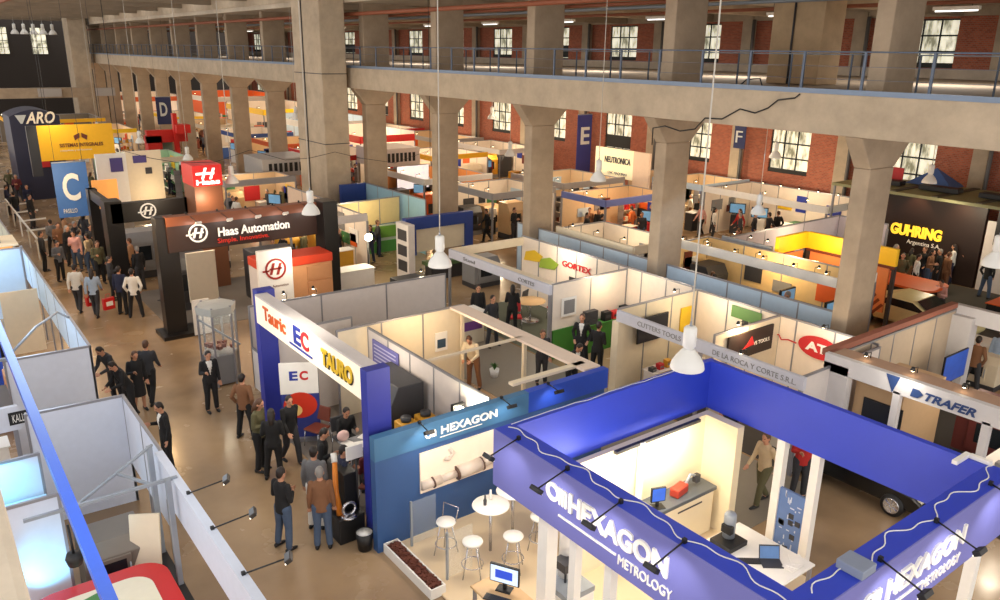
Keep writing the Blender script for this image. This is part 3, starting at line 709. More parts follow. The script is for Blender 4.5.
light('AREA', (10.4, 8.4, 2.3), 45, (1, .86, .62), 1.6, (10.4, 9.0, 1.2), size_y=.2); light('POINT', (9.0, 8.3, 2.1), 30, (1, .9, .72), .15)
light('POINT', (9.3, 6.0, 2.2), 70, (1, .84, .62), .3); light('POINT', (7.7, 10.3, 3.0), 95, (1, .86, .68), .25); light('POINT', (7.9, 8.6, 2.3), 45, (1, .86, .68), .25)  # last two: fill lights without fixtures, added to brighten the cream platform
def cable(name, pts, label, r=.014, c='white_cable', cc=(225, 225, 222)):
    o = MB(mat(c, cc, .5)).tube(pts, r, n=6).build(name); return tag(o, label, 'cable')
rr = random.Random(5)
cable('cable', [(X0+.2+.07*math.sin(i*.33)+.04*math.sin(i*.81), Y1-.1-i*.07, ZT+.012) for i in range(80)], 'white cable running loose along the top of the left HEXAGON fascia', .009)
cable('cable', [(X0+.5+i*.07, Y0+.2+.08*math.sin(i*.3)+.04*math.sin(i*.77), ZT+.012) for i in range(70)], 'white cable lying along the top of the right HEXAGON fascia', .009)
cable('cable', [(X0+.3+i*.28, Y1-.06+rr.uniform(-.03, .03), ZT+.012) for i in range(16)], 'white cable along the top edge of the rear royal blue fascia', .007)
br = thing('angle_bracket', 'white angle bracket lying on the corner of the royal blue fascia', 'bracket', (X1-.12, 4.3, ZT))
MB(WHITE2).box(X1-.45, X1+.0, 4.25, 4.33, ZT, ZT+.06).build('arm', br); MB(WHITE2).box(X1-.06, X1+.02, 3.95, 4.25, ZT, ZT+.06).build('arm', br)
o = MB(mat('grey_block', (130, 140, 160), .6)).box(8.05, 8.35, 3.62, 3.96, ZT, ZT+.12).build('junction_box', bevel=.01); tag(o, 'flat grey junction box on the front corner of the blue ring fascia', 'box')
for i, (cx, cy, hx_, hy_) in enumerate(((563, 470, 542, 479), (617, 503, 597, 513), (680, 543, 660, 557), (507, 442, 494, 447))):
    c = at(cx, cy, ZT+.03); h = atX(hx_, hy_, X0-.42)
    spot_lamp((X0+.08, c.y, ZT+.03), (X0-.5, c.y, ZT-.12), ['black arm spotlight over the emblem of the left HEXAGON sign', 'black arm spotlight over the letters HEX of the left sign', 'black arm spotlight over the end of METROLOGY on the left sign', 'black arm spotlight at the far left corner of the lilac fascia'][i], 'arm spotlights on the HEXAGON ring', target=(X0, c.y, 2.8), en=12)
for i, xx in enumerate((8.6, 10.0, 11.6)):
    spot_lamp((xx, Y0+.06, ZT+.03), (xx, Y0-.5, ZT-.12), ['black arm spotlight lighting the start of the right HEXAGON sign', 'black arm spotlight lighting the middle of the right HEXAGON sign', 'black arm spotlight near the right corner of the blue ring'][i], 'arm spotlights on the HEXAGON ring', target=(xx, Y0, 2.8), en=18)

# ---- teal wall with the small sign
tw = booth('teal to navy wall with a small HEXAGON sign and steel pipe poster', 8.9, 11.75)
YW = 11.75
MB(DEEP).box(6.05, 9.0, YW-.05, YW+.05, 0, 1.95).build('wall_panel', tw); MB(DEEP).box(9.0, 11.85, YW-.05, YW+.05, 0, 1.95).build('wall_panel', tw)
MB(TEAL).box(5.98, 9.6, YW-.09, YW+.09, 1.95, 2.42).build('fascia', tw); MB(mat('royal_blue_fascia', (34, 74, 186), .5)).box(9.6, 11.9, YW-.09, YW+.09, 1.95, 2.42).build('fascia', tw)
MB(DEEP).box(5.98, 6.1, YW-.09, YW+.09, 0, 1.95).build('post', tw)
hexlogo(tw, (7.05, YW-.09, 2.19), X_, Z_, .16, LETW); letter_y(tw, 'HEXAGON', YW-.09, 7.42, 2.11, 1.35, .17, LETW, .02, bold=.02); MB(LETW).box(7.4, 8.4, YW-.1, YW-.09, 2.04, 2.055).build('underline', tw)
po = MB(mat('glowing_poster_white', (240, 222, 200), .5, emit=.12)).box(6.95, 8.75, YW-.08, YW-.05, .95, 1.82).build('pipe_poster', tw)  # faint emission stands in for lamp light falling on the poster
q = MB(mat('printed_steel', (206, 192, 178), .35)); prv = None
for i, (a, r) in enumerate(((6.96, .08), (7.25, .08), (7.3, .11), (7.6, .11), (7.66, .09), (7.95, .13), (8.4, .13), (8.45, .1), (8.74, .1))): 
    pass
q.tube([(6.96, YW-.09, 1.13), (7.4, YW-.09, 1.13)], .1, n=12); q.tube([(7.4, YW-.09, 1.13), (7.8, YW-.09, 1.14)], .08, n=12); q.tube([(7.8, YW-.09, 1.15), (8.4, YW-.09, 1.17)], .15, n=12); q.tube([(8.4, YW-.09, 1.17), (8.74, YW-.09, 1.18)], .1, n=12)
q.tube([(7.62, YW-.09, 1.74), (7.7, YW-.09, 1.62), (7.6, YW-.09, 1.52), (7.5, YW-.09, 1.56)], .05, n=8)
q.build('printed_pipes', po)
for a, z, h in ((7.2, 1.13, .14), (7.76, 1.15, .18), (8.36, 1.17, .18)): MB(mat('printed_dark', (90, 66, 54), .5)).tube([(a, YW-.1, z), (a+.03, YW-.1, z+.004)], h*.85, n=12).build('printed_joint', po)
for i, (a, lb) in enumerate(((7.0, 'small black spotlight above the emblem of the teal HEXAGON sign'), (8.95, 'small black spotlight right of the teal HEXAGON sign'), (10.2, 'small black spotlight on the royal blue end of the teal wall'))):
    spot_lamp((a, YW, 2.44), (a-.05, YW-.42, 2.42), lb, 'spotlights on the teal wall', target=(a, YW, 1.9), en=10)
# ---- furniture on the cream floor
round_table(7.75, 10.45, .36, 1.05, WHITE2, 'high round white table in front of the pipe poster', 'high tables'); round_table(8.4, 10.6, .34, 1.05, WHITE2, 'second high white table touching the first by the teal wall', 'high tables')
for i, (x, y) in enumerate(((7.0, 10.85), (7.05, 10.05), (7.75, 9.75), (8.55, 9.95))):
    stool(x, y, ['white bar stool left of the high tables nearest the teal wall', 'white bar stool in front left of the high tables', 'white bar stool in front of the high tables', 'white bar stool right of the high tables'][i], 'bar stools around the high tables', R.uniform(0, 6), .76, back=(i == 0))
for i, (x, y, c) in enumerate(((7.65, 10.5, DARK), (7.85, 10.6, WHITE2))):
    o = MB(c).lathe([(.03, 0), (.035, .1), (.02, .14), (.018, .2)], (x, y, 1.05), 10).build('bottle'); tag(o, ['dark bottle on the left high table', 'pale bottle on the left high table'][i], 'bottle')
pl = thing('planter_box', 'low white planter box filled with red brown bark along the aisle', 'planter', (6.24, 10.8, 0))
MB(WHITE2).box(6.08, 6.11, 9.95, 11.6, 0, .2).build('side_panel', pl); MB(WHITE2).box(6.36, 6.39, 9.95, 11.6, 0, .2).build('side_panel', pl); MB(WHITE2).box(6.08, 6.39, 9.92, 9.95, 0, .2).build('end_panel', pl); MB(WHITE2).box(6.08, 6.39, 11.6, 11.63, 0, .2).build('end_panel', pl)
q = MB(mat('bark', (96, 50, 36), .9)); rr = random.Random(2)
q.box(6.11, 6.36, 9.95, 11.6, .03, .16)
for k in range(220): q.cbox((rr.uniform(6.14, 6.33), rr.uniform(10, 11.55), .17+rr.uniform(0, .04)), (.08, .04, .03), None, rr.uniform(0, 3), rr.uniform(-.5, .5))
q.build('bark_chips', pl)['kind'] = 'stuff'
for i, y in enumerate((10.2, 11.45)):
    o = thing('glass_screen', ['clear glass screen standing at the near end of the planter', 'clear glass screen standing at the far end of the planter'][i], 'screen', (6.75, y, .04))
    MB(GLASS).box(6.6, 7.15, y-.005, y+.005, .08, 1.0).build('pane', o); MB(STEEL).box(6.58, 6.62, y-.02, y+.02, .04, 1.02).build('post', o)
desk(6.3, 6.93, 7.85, 9.05, .76, mat('pale_wood', (214, 176, 128), .4), 'pale wood desk with a computer at the left opening of the ring')
screen(6.68, 8.62, .76, math.radians(-60), .52, .34, 'computer monitor showing a blue part on the pale wood desk', (190, 205, 225), pict=mat('blue_part_picture', (50, 80, 200), .4, emit=.6))
keyboard(6.45, 8.5, .76, math.radians(-60), 'black keyboard on the pale wood desk'); 
o = MB(BLACK); ball(o, (6.45, 8.15, .78), (.05, .035, .02)); tag(o.build('computer_mouse'), 'black computer mouse on the pale wood desk', 'mouse')
# measuring machine by the posts
mm_ = thing('measuring_machine', 'white column measuring machine beside the pale wood desk', 'machine', (7.6, 8.15, .04))
MB(WHITE2).box(7.35, 7.95, 7.8, 8.5, .04, .7).build('base', mm_, bevel=.03); MB(STEEL).box(7.35, 7.95, 7.8, 8.5, .7, .8).build('granite_table', mm_); MB(WHITE2).lathe([(.14, .8), (.13, 1.9), (.1, 1.95), (.01, 1.96)], (7.75, 8.3, 0), 16).build('column', mm_)
MB(DARK).box(7.45, 7.75, 8.0, 8.3, 1.1, 1.25).build('probe_head', mm_); MB(DARK).tube([(7.6, 8.15, .8), (7.6, 8.15, 1.1)], .02).build('probe', mm_)
# small bench machine and laptop on the right
ds = thing('work_table', 'white work table inside the ring near the right posts', 'table', (10.9, 6.8, 0)); MB(WHITE2).box(10.3, 11.5, 6.0, 7.6, .72, .76).build('tabletop', ds, bevel=.01)
for a in (10.36, 11.44):
    for b in (6.06, 7.54): MB(ALU).box(a-.03, a+.03, b-.03, b+.03, .04, .72).build('leg', ds)
vm = thing('vision_machine', 'black bench measuring machine with a silver column', 'machine', (10.75, 7.3, .76))
MB(BLACK).box(10.5, 11.0, 7.05, 7.5, .76, .86).build('stage', vm, bevel=.01); MB(STEEL).lathe([(.11, .86), (.11, 1.3), (.09, 1.34), (.01, 1.35)], (10.82, 7.34, 0), 18).build('column', vm); MB(BLACK).box(10.66, 10.76, 7.2, 7.4, 1.0, 1.15).build('camera_head', vm)
laptop(10.95, 6.55, .76, math.radians(-38), 'open black laptop on the work table inside the ring'); keyboard(10.6, 6.75, .76, math.radians(-38), 'black keyboard beside the laptop inside the ring')
for i in range(3):
    o = MB(WHITE2).cbox((11.1+i*.1, 6.2+i*.03, .775+i*.01), (.3, .21, .012), None, .4*i).build('paper_sheet'); tag(o, ['lower white paper sheet on the work table', 'middle white paper sheet on the work table', 'upper white paper sheet on the work table'][i], 'paper', 'papers on the work table')
# shelf counter at the back wall
ct = thing('shelf_counter', 'white counter with a dark grey top against the lit cream wall', 'counter', (10.8, 8.6, 0))
MB(mat('slate_top', (84, 90, 98), .4)).box(9.95, 11.75, 8.35, 8.88, 1.0, 1.08).build('countertop', ct, bevel=.01); MB(CREAMW).box(10.35, 11.75, 8.42, 8.88, .04, 1.0).build('front_panel', ct); MB(BLACK).text('QUALITY SYSTEMS', (10.6, 8.42, .78), X_, Z_, .8, .06, .005).build('lettering', ct) if 0 else None
MB(DARK).box(10.7, 11.4, 8.41, 8.42, .8, .83).build('caption_strip', ct)
screen(10.2, 8.5, 1.08, math.radians(-20), .3, .3, 'small blue monitor on the dark grey countertop', (40, 80, 170))
dv = thing('bench_robot', 'red and silver measuring arm on the dark grey countertop', 'machine', (10.95, 8.6, 1.08)); MB(mat('red_paint', (176, 60, 44), .5)).cbox((10.9, 8.6, 1.17), (.4, .2, .18), None, .2).build('body', dv, bevel=.03); MB(STEEL).tube([(11.05, 8.6, 1.2), (11.2, 8.6, 1.4), (11.4, 8.62, 1.3)], .03).build('arm', dv); MB(DARK).cbox((11.4, 8.6, 1.26), (.12, .1, .16)).build('head', dv)
machine(9.75, 8.55, 0, (.4, .5, 1.25), GREY, 'grey upright cabinet left of the dark countertop', name='control_cabinet', cat='cabinet', panel=False)

# ================================================================ EC / TAURO booth
ec = booth('booth with a lit white EC fascia between two tall royal blue pillars', 8.9, 15)
PB = mat('pillar_blue', (44, 52, 150), .5)
MB(PB).box(6.12, 6.62, 12.15, 12.4, 0, 3.55).build('pillar', ec, bevel=.01); MB(PB).box(6.25, 6.7, 18.0, 18.3, 0, 3.6).build('pillar', ec, bevel=.01)
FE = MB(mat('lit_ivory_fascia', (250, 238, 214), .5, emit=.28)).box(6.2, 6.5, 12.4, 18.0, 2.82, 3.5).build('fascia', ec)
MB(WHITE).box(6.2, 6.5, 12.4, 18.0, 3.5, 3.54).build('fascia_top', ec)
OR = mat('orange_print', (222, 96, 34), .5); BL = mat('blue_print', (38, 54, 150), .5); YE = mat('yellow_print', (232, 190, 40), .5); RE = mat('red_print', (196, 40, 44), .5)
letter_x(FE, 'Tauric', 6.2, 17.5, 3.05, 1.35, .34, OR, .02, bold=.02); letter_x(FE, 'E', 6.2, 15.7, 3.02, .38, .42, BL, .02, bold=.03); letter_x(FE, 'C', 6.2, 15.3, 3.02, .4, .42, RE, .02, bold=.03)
MB(BL).box(6.18, 6.2, 14.75, 15.95, 2.93, 2.97).build('underline', FE); letter_x(FE, "TAURO", 6.2, 14.25, 3.0, 1.4, .36, YE, .03, bold=.04); letter_x(FE, "TAURO", 6.19, 14.22, 2.97, 1.4, .36, BLACK, .005, bold=.06)
wall(ec, (6.7, 18.2), (8.8, 18.2), 0, 2.4); 
wall(ec, (8.78, 17.2), (8.78, 11.95), 0, 2.4, step=1.05)
wall(ec, (8.0, 17.42), (11.8, 17.42), 0, 2.4, CREAM, step=1.25)
for (x, y) in ((11.75, 17.3), (11.75, 14.5), (11.75, 11.9)): post(ec, x, y, 2.4, CREAM, .09)
MB(mat('rosy_beam', (226, 208, 192), .6)).box(11.4, 11.88, 11.9, 17.4, 2.36, 2.42).build('top_beam', ec); MB(CREAM).box(8.8, 11.6, 14.4, 14.46, 2.36, 2.42).build('cross_beam', ec); MB(CREAM).box(9.6, 11.7, 12.2, 12.36, 2.36, 2.42).build('cross_beam', ec)
pz = MB(mat('violet_poster', (110, 110, 176), .5)).box(8.72, 8.75, 15.6, 16.9, 1.5, 2.2).build('poster', ec)
q = MB(mat('poster_lines', (196, 196, 226), .5))
for k in range(6): q.box(8.71, 8.72, 15.7, 16.8, 1.58+k*.1, 1.61+k*.1)
q.build('poster_print', pz)
MB(WHITE2).box(10.9, 11.3, 17.37, 17.39, 1.2, 1.75).build('notice', ec); MB(mat('notice_picture', (50, 74, 96), .5)).box(10.97, 11.23, 17.35, 17.37, 1.3, 1.55).build('notice_picture', ec)
light('POINT', (10.2, 16.2, 2.3), 55, (1, .72, .42), .12); light('POINT', (7.7, 15.5, 2.6), 40, (1, .85, .66), .15); light('SPOT', (5.4, 15.2, 4.2), 120, (1, .93, .8), .2, (6.2, 15.2, 3.1), spot=120)
# roll-up banner
ro = thing('roll_up_banner', 'roll-up banner with EC logo over a red sphere on blue', 'banner', (at(303, 440).x, at(303, 440).y, 0), math.radians(-28))
def L(m, *a): return m
MB(WHITE2).box(-.45, .45, -.02, .02, 1.25, 2.05).build('upper_print', ro, world=False); bl = MB(mat('banner_blue', (44, 56, 130), .5)).box(-.45, .45, -.02, .02, .1, 1.25).build('lower_print', ro, world=False)
MB(BL).text('E', (-.22, -.021, 1.6), X_, Z_, .2, .24, .004, bold=.04).build('lettering', ro, world=False); MB(RE).text('C', (.02, -.021, 1.6), X_, Z_, .2, .24, .004, bold=.04).build('lettering', ro, world=False)
q = MB(mat('banner_red', (204, 52, 30), .5)); q.ext([(.4*math.cos(a*.2618), .34*math.sin(a*.2618)) for a in range(24)], (.0, -.021, .95), X_, Z_, (0, -.003, 0)); q.build('red_sphere_print', bl, world=False)
q = MB(mat('banner_cream', (232, 196, 120), .5)); q.ext([(.2*math.cos(a*.2618), .16*math.sin(a*.2618)) for a in range(24)], (-.16, -.026, .82), X_, Z_, (0, -.003, 0)); q.build('cream_oval_print', bl, world=False)
MB(ALU).box(-.47, .47, -.12, .12, 0, .1).build('base', ro, world=False)
desk(6.75, 7.7, 14.3, 14.95, .75, GREY, 'grey table with papers where a seated man in black works'); 
for i, (x, y, a) in enumerate(((6.9, 14.7, .3), (7.1, 14.5, -.2), (7.35, 14.75, .5), (7.55, 14.5, 1.2))):
    o = MB(WHITE2).cbox((x, y, .758), (.21, .3, .012), None, a).build('paper_sheet'); tag(o, ['leftmost paper on the grey table', 'second paper from the left on the grey table', 'third paper on the grey table before the seated man', 'rightmost paper on the grey table'][i], 'paper', 'papers on the grey table')
o = MB(mat('pink_bag', (232, 196, 190), .6)); ball(o, (6.85, 14.85, .9), (.15, .09, .13)); tag(o.build('paper_bag'), 'pale pink bag standing on the left end of the grey table', 'bag')
BRL = mat('brown_leather', (112, 52, 36), .5)
chair(7.35, 13.55, math.radians(10), BRL, 'brown chair in front of the grey table under a man in black'); chair(6.75, 13.3, math.radians(40), BRL, 'brown red chair left of the other brown chair'); chair(7.2, 15.55, math.pi, DARK, 'dark chair behind the grey table'); chair(6.9, 16.4, 2.0, BRL, 'red brown chair beside the roll-up banner')
# grey machine and yellow parts
machine(8.2, 15.0, math.radians(-90), (1.5, .85, 2.0), DARK, 'large dark grey cabinet machine behind the blue pillar', door=GREY)
YEL = mat('yellow_machine_paint', (206, 150, 40), .5)
for i, (x, y, z, s) in enumerate(((7.85, 13.75, .0, 1.5), (8.35, 13.75, 0, 1.5), (7.8, 13.2, 0, 1.1), (8.3, 13.2, 0, 1.15), (10.6, 12.7, 0, .9))):
    g = thing('gearbox_unit', ['yellow gearbox unit nearest the dark grey cabinet', 'yellow gearbox unit behind the bright lamp', 'low yellow gearbox unit in front of the row', 'low yellow gearbox unit right in front', 'yellow gearbox unit alone at the right wall'][i], 'machine', (x, y, z), R.uniform(-.3, .3), 'yellow gearbox units')
    MB(BLACK).box(-.2, .2, -.2, .2, 0, .5*s).build('stand', g, world=False); MB(YEL).box(-.2, .2, -.2, .2, .5*s, .95*s).build('housing', g, world=False, bevel=.03); MB(DARK).lathe([(.12, 0), (.12, .1), (.01, .1)], (0, 0, .95*s), 14).build('flange', g, world=False)
fl_ = thing('floodlight', 'glaring white floodlight on a stand behind the teal wall', 'lamp', (8.45, 12.6, 0)); MB(BLACK).tube([(8.45, 12.6, 0), (8.45, 12.6, 1.9)], .02).build('pole', fl_); m = MB(mat('glaring_lamp', (255, 240, 200), .3, emit=22)); ball(m, (8.42, 12.5, 2.0), (.12, .06, .1)); m.build('lens', fl_); MB(BLACK).box(8.3, 8.6, 12.55, 12.65, 1.88, 2.12).build('housing', fl_)
light('POINT', (8.4, 12.35, 2.1), 40, (1, .88, .62), .08)
# orange machine between the visitors and the teal wall
oa = thing('articulated_robot', 'orange articulated arm on a black pedestal by the teal wall end', 'machine', (5.75, 12.6, 0)); p = Vector((5.75, 12.75, 0))
MB(BLACK).box(5.5, 6.05, 12.3, 13.2, 0, .55).build('pedestal', oa, bevel=.02); MB(BLACK).box(5.75, 6.05, 12.55, 13.3, .55, 1.35).build('cabinet', oa, bevel=.02)
MB(mat('orange_paint', (226, 132, 40), .45)).tube([(5.62, 12.5, .55), (5.6, 12.6, 1.0), (5.72, 12.85, 1.5)], [.07, .06, .05], n=12).build('arm', oa); MB(WHITE2).tube([(5.72, 12.85, 1.5), (5.75, 12.95, 1.65)], .06).build('wrist', oa)
MB(CHROME).tube([(5.75+.13*math.cos(a*.393), 12.35, .72+.13*math.sin(a*.393)) for a in range(17)], .03, n=8).build('wheel_ring', oa); MB(CHROME).lathe([(.16, .57), (.12, .6), (.01, .6)], (5.72, 12.33, 0), 18).build('disc', oa)
sg = thing('small_sign', 'small white sign board beside the royal blue pillar', 'sign', (5.9, 12.5, 0)); MB(WHITE2).box(5.78, 6.12, 12.42, 12.46, 1.7, 1.98).build('board', sg); MB(BLACK).tube([(6.0, 12.48, 0), (6.0, 12.48, 1.75)], .02).build('pole', sg)
bn = thing('waste_bin', 'black waste bin with white liner at the corner of the teal wall', 'bin', (5.85, 11.95, 0)); MB(BLACK).lathe([(.13, 0), (.17, .38), (.16, .38), (.12, .03), (.01, .03)], (5.85, 11.95, 0), 20).build('bucket', bn); MB(WHITE2).lathe([(.155, .37), (.11, .3), (.01, .29)], (5.85, 11.95, 0), 20).build('liner', bn)

# ================================================================ white partition behind the EC booth
wp = booth('long low white partition wall running behind the EC booth', 10.2, 20.5, 'wall')
wall(wp, (6.9, 20.6), (13.2, 20.4), 0, 2.4, WHITE, step=2.1)
for i, (x, y) in enumerate(((8.0, 20.6), (8.9, 20.6), (12.5, 20.5))): bulb_lamp(x, y, 2.42, ['lit small spotlight left on the long white partition', 'second lit small spotlight on the long white partition', 'lit small spotlight at the right end of the long white partition'][i], 'spotlights on the long partition', (0, 1), en=12)
# trestle / white low walls left of the EC pillar
wall(wp, (6.9, 18.6), (6.9, 20.6), 0, 1.2, WHITE, step=1)

# ================================================================ centre booth: Gortex wall, green counter
gx = booth('open booth with slim white fascias and a red GORTEX sign on its back wall', 16.7, 20)
FW_ = mat('cool_white_fascia', (196, 198, 210), .5)
fascia(gx, 15.0, 15.1, 17.35, 22.95, 2.14, 2.45, FW_); fascia(gx, 15.1, 18.4, 22.9, 23.0, 2.14, 2.45, CREAM); MB(CREAM).box(15.1, 15.35, 17.4, 22.9, 2.42, 2.45).build('fascia_top', gx)
letter_x(gx, 'Stand', 15.0, 22.0, 2.24, .7, .12, GREY); letter_x(gx, 'CORTES', 15.0, 18.9, 2.24, .8, .12, GREY)
wall(gx, (18.4, 23.0), (18.4, 14.7), 0, 2.5, mat('warm_white_wall', (236, 222, 206), .6), step=1.0)
wall(gx, (15.15, 17.42), (18.35, 17.42), .95, 2.45, mat('warm_white_wall', (236, 222, 206), .6), step=1.6, rail=True)
MB(mat('leaf_green_board', (62, 128, 44), .6)).box(15.2, 18.35, 17.36, 17.42, 0, .95).build('lower_wall', gx)
letter_x(gx, 'GORTEX', 18.36, 20.6, 1.85, 1.5, .22, RE, .02, bold=.02)
q = MB(DARK); q.cbox((18.35, 19.85, 1.4), (.02, .7, .3)); q.build('sign_drawing', gx)
q = MB(mat('lime_print', (150, 176, 60), .5)); q.ext([(0, 0), (.9, .1), (1.1, .35), (.6, .5), (.1, .35)], (18.36, 21.9, 1.5), -Y_, Z_, (-.02, 0, 0)); q.ext([(0, 0), (.9, .1), (1.1, .35), (.6, .5), (.1, .35)], (18.36, 22.8, 1.6), -Y_, Z_, (-.02, 0, 0), YE); q.build('leaf_print', gx)
for y in (22.95, 17.4): post(gx, 15.05, y, 2.2)
light('POINT', (17.2, 16.7, 2.3), 26, (1, .8, .52), .1); light('POINT', (17.6, 20.2, 2.5), 60, (1, .86, .66), .2)
MB(WHITE2).box(15.5, 16.1, 17.33, 17.36, 1.35, 1.95).build('picture_frame', gx); MB(GREY).box(15.58, 16.02, 17.32, 17.33, 1.43, 1.87).build('picture', gx)
for i, (x, c, w_, h) in enumerate(((16.6, DARK, .5, .8), (17.3, BLACK, .3, .3), (17.7, RE, .35, .25), (18.1, BLACK, .3, .35))):
    o = carton(x, 17.2, .95 if i else .6, (w_, .2, h), c, ['dark wall display unit right of the framed picture', 'black tool on the green counter wall', 'red tool on the green counter wall', 'black clamp at the corner of the green counter wall'][i], name='tool_display', cat='display')
wl_ = desk(16.3, 18.3, 17.05, 17.34, .95, mat('leaf_green_board', (62, 128, 44), .6), 'narrow green shelf under the tool displays', solid=True, name='green_counter', cat='counter')
# reception things in that booth
kk = thing('information_kiosk', 'cream box kiosk standing near the left end of the slim white fascia', 'kiosk', (13.9, 20.2, 0)); MB(CREAM).box(13.5, 14.4, 19.9, 20.6, 0, 1.0).build('body', kk, bevel=.02); MB(WHITE2).box(13.4, 14.5, 19.85, 20.65, 1.0, 1.06).build('top', kk); q = MB(mat('purple_print', (120, 70, 140), .5)); q.box(13.6, 14.3, 19.885, 19.9, .5, .8); q.build('print', kk)
round_table(17.0, 20.7, .55, .75, mat('pale_wood', (214, 176, 128), .4), 'round pale table inside the GORTEX booth')
for i, (x, y) in enumerate(((16.0, 20.3), (17.2, 21.6), (17.9, 20.4))): chair(x, y, R.uniform(0, 6), RE if i != 1 else DARK, ['red chair left of the round pale table', 'dark chair behind the round pale table', 'red chair right of the round pale table'][i], 'chairs at the round pale table')
plant(12.9, 17.3, .55, 'small green plant near the open side of the EC booth', z=0)
for i in range(3):
    stool(17.4+.35*i, 16.2-.2*i, ['black bar stool at the green wall, left', 'black bar stool at the green wall, middle', 'black bar stool at the green wall, right'][i], 'black bar stools at the green wall', m=BLACK)

# ================================================================ fascia with grey letters, its cells and the oval sign
nb = booth('row of white cells under a long slim fascia with grey capitals', 16.7, 11.6)
fascia(nb, 14.98, 15.1, 8.72, 14.5, 2.14, 2.45, FW_)
letter_x(nb, 'CUTTERS TOOLS', 14.98, 13.7, 2.24, 1.5, .13, GREY, .01); letter_x(nb, 'DE LA ROCA Y CORTE S.R.L.', 14.98, 11.2, 2.22, 2.3, .13, GREY, .01)
wall(nb, (15.1, 14.55), (18.4, 14.55), 0, 2.45, CREAM, step=1.1); wall(nb, (18.4, 14.5), (18.4, 8.9), 0, 2.45, mat('warm_white_wall', (236, 222, 206), .6), step=1.05)
wall(nb, (15.6, 11.65), (18.4, 11.65), 0, 2.45, CREAM, step=1.4); wall(nb, (15.1, 8.85), (18.4, 8.85), 0, 2.4, WHITE, step=1.6)
post(nb, 15.04, 14.45, 2.14, CREAM, .25); post(nb, 15.04, 8.8, 2.4); post(nb, 15.04, 11.6, 2.4)
ds_ = MB(mat('dark_brown_sign', (40, 26, 24), .5)).box(16.1, 18.0, 11.56, 11.61, 1.6, 2.3).build('dark_sign', nb); q = MB(RE); q.ext([(0, 0), (.5, .05), (.35, .3), (.2, .12)], (16.7, 11.56, 1.85), X_, Z_, (0, -.01, 0)); q.build('emblem', ds_); letter_y(ds_, 'VS TOOLS', 11.56, 17.15, 1.87, .7, .1, WHITE2, .01)
# oval sign
ov = MB(RE); ov.ext([(.58*math.cos(a*.2094), .3*math.sin(a*.2094)) for a in range(30)], (18.34, 10.4, 1.9), -Y_, Z_, (-.03, 0, 0)); ov = ov.build('oval_sign', nb)
q = MB(WHITE2); q.ext([(.5*math.cos(a*.2094), .23*math.sin(a*.2094)) for a in range(30)], (18.31, 10.4, 1.9), -Y_, Z_, (-.005, 0, 0), RE); q.build('oval_face', ov)
MB(WHITE2).text('ATI', (18.3, 10.75, 1.78), -Y_, Z_, .72, .25, .01, bold=.04).build('lettering', ov)
q = MB(RE); q.tube([(18.33, 11.75, 1.85), (18.33, 11.6, 1.92), (18.33, 11.5, 1.8), (18.33, 11.3, 1.86), (18.33, 11.05, 1.84)], .02, n=6); q.build('line_drawing', nb)
q = MB(mat('green_print', (100, 140, 80), .5)); q.box(18.33, 18.35, 12.2, 13.2, 2.0, 2.35); q.box(18.32, 18.33, 12.6, 12.8, 1.8, 2.0, DARK); q.build('green_poster', nb)
light('POINT', (17.4, 13.4, 2.4), 40, (1, .82, .56), .1); light('POINT', (16.6, 11.3, 2.4), 40, (1, .72, .4), .1); light('POINT', (17.6, 9.7, 2.5), 25, (1, .9, .75), .1)
for i, (x, y) in enumerate(((18.3, 10.2), (16.7, 11.62), (17.6, 14.55), (15.05, 10.3))): bulb_lamp(x, y, 2.47, ['small spotlight above the red oval sign', 'small spotlight above the dark brown sign', 'small spotlight on the wall left of the hanging lamp', 'small spotlight on the slim lettered fascia'][i], 'small spotlights of the lettered cells')
screen(16.3, 14.3, 1.35, 0, 1.25, .75, 'large black television behind the slim lettered fascia', (14, 16, 22), stand=False, name='television')
desk(15.5, 17.6, 13.4, 13.9, .8, WHITE, 'white display counter crowded with tool samples', solid=True, name='display_counter', cat='counter'); desk(15.6, 17.9, 12.3, 12.7, .9, CREAM, 'cream display counter behind the blue ring fascia', solid=True, name='display_counter', cat='counter')
desk(15.9, 17.8, 9.5, 10.0, .9, CREAM, 'cream display counter below the red oval sign', solid=True, name='display_counter', cat='counter')
nm = 0
for i in range(14):
    x = 15.6+(i % 7)*.3; y = 13.6 if i < 7 else 12.5; c = [DARK, RE, YEL, GREY, WHITE2, mat('moss', (90, 110, 60), .6), OR][i % 7]
    carton(x, y, .8 if i < 7 else .9, (.18, .16, .12+.05*(i % 3)), c, '%s tool sample %s of the row on the %s display counter' % (['dark', 'red', 'yellow', 'grey', 'white', 'moss green', 'orange'][i % 7], ['leftmost', 'second', 'third', 'middle', 'fifth', 'sixth', 'rightmost'][i % 7], 'white' if i < 7 else 'cream'), name='tool_sample', cat='tool', stripe=GREY)
poster_ = MB(YE).box(17.7, 18.2, 14.48, 14.52, 1.0, 2.0).build('yellow_poster', nb)

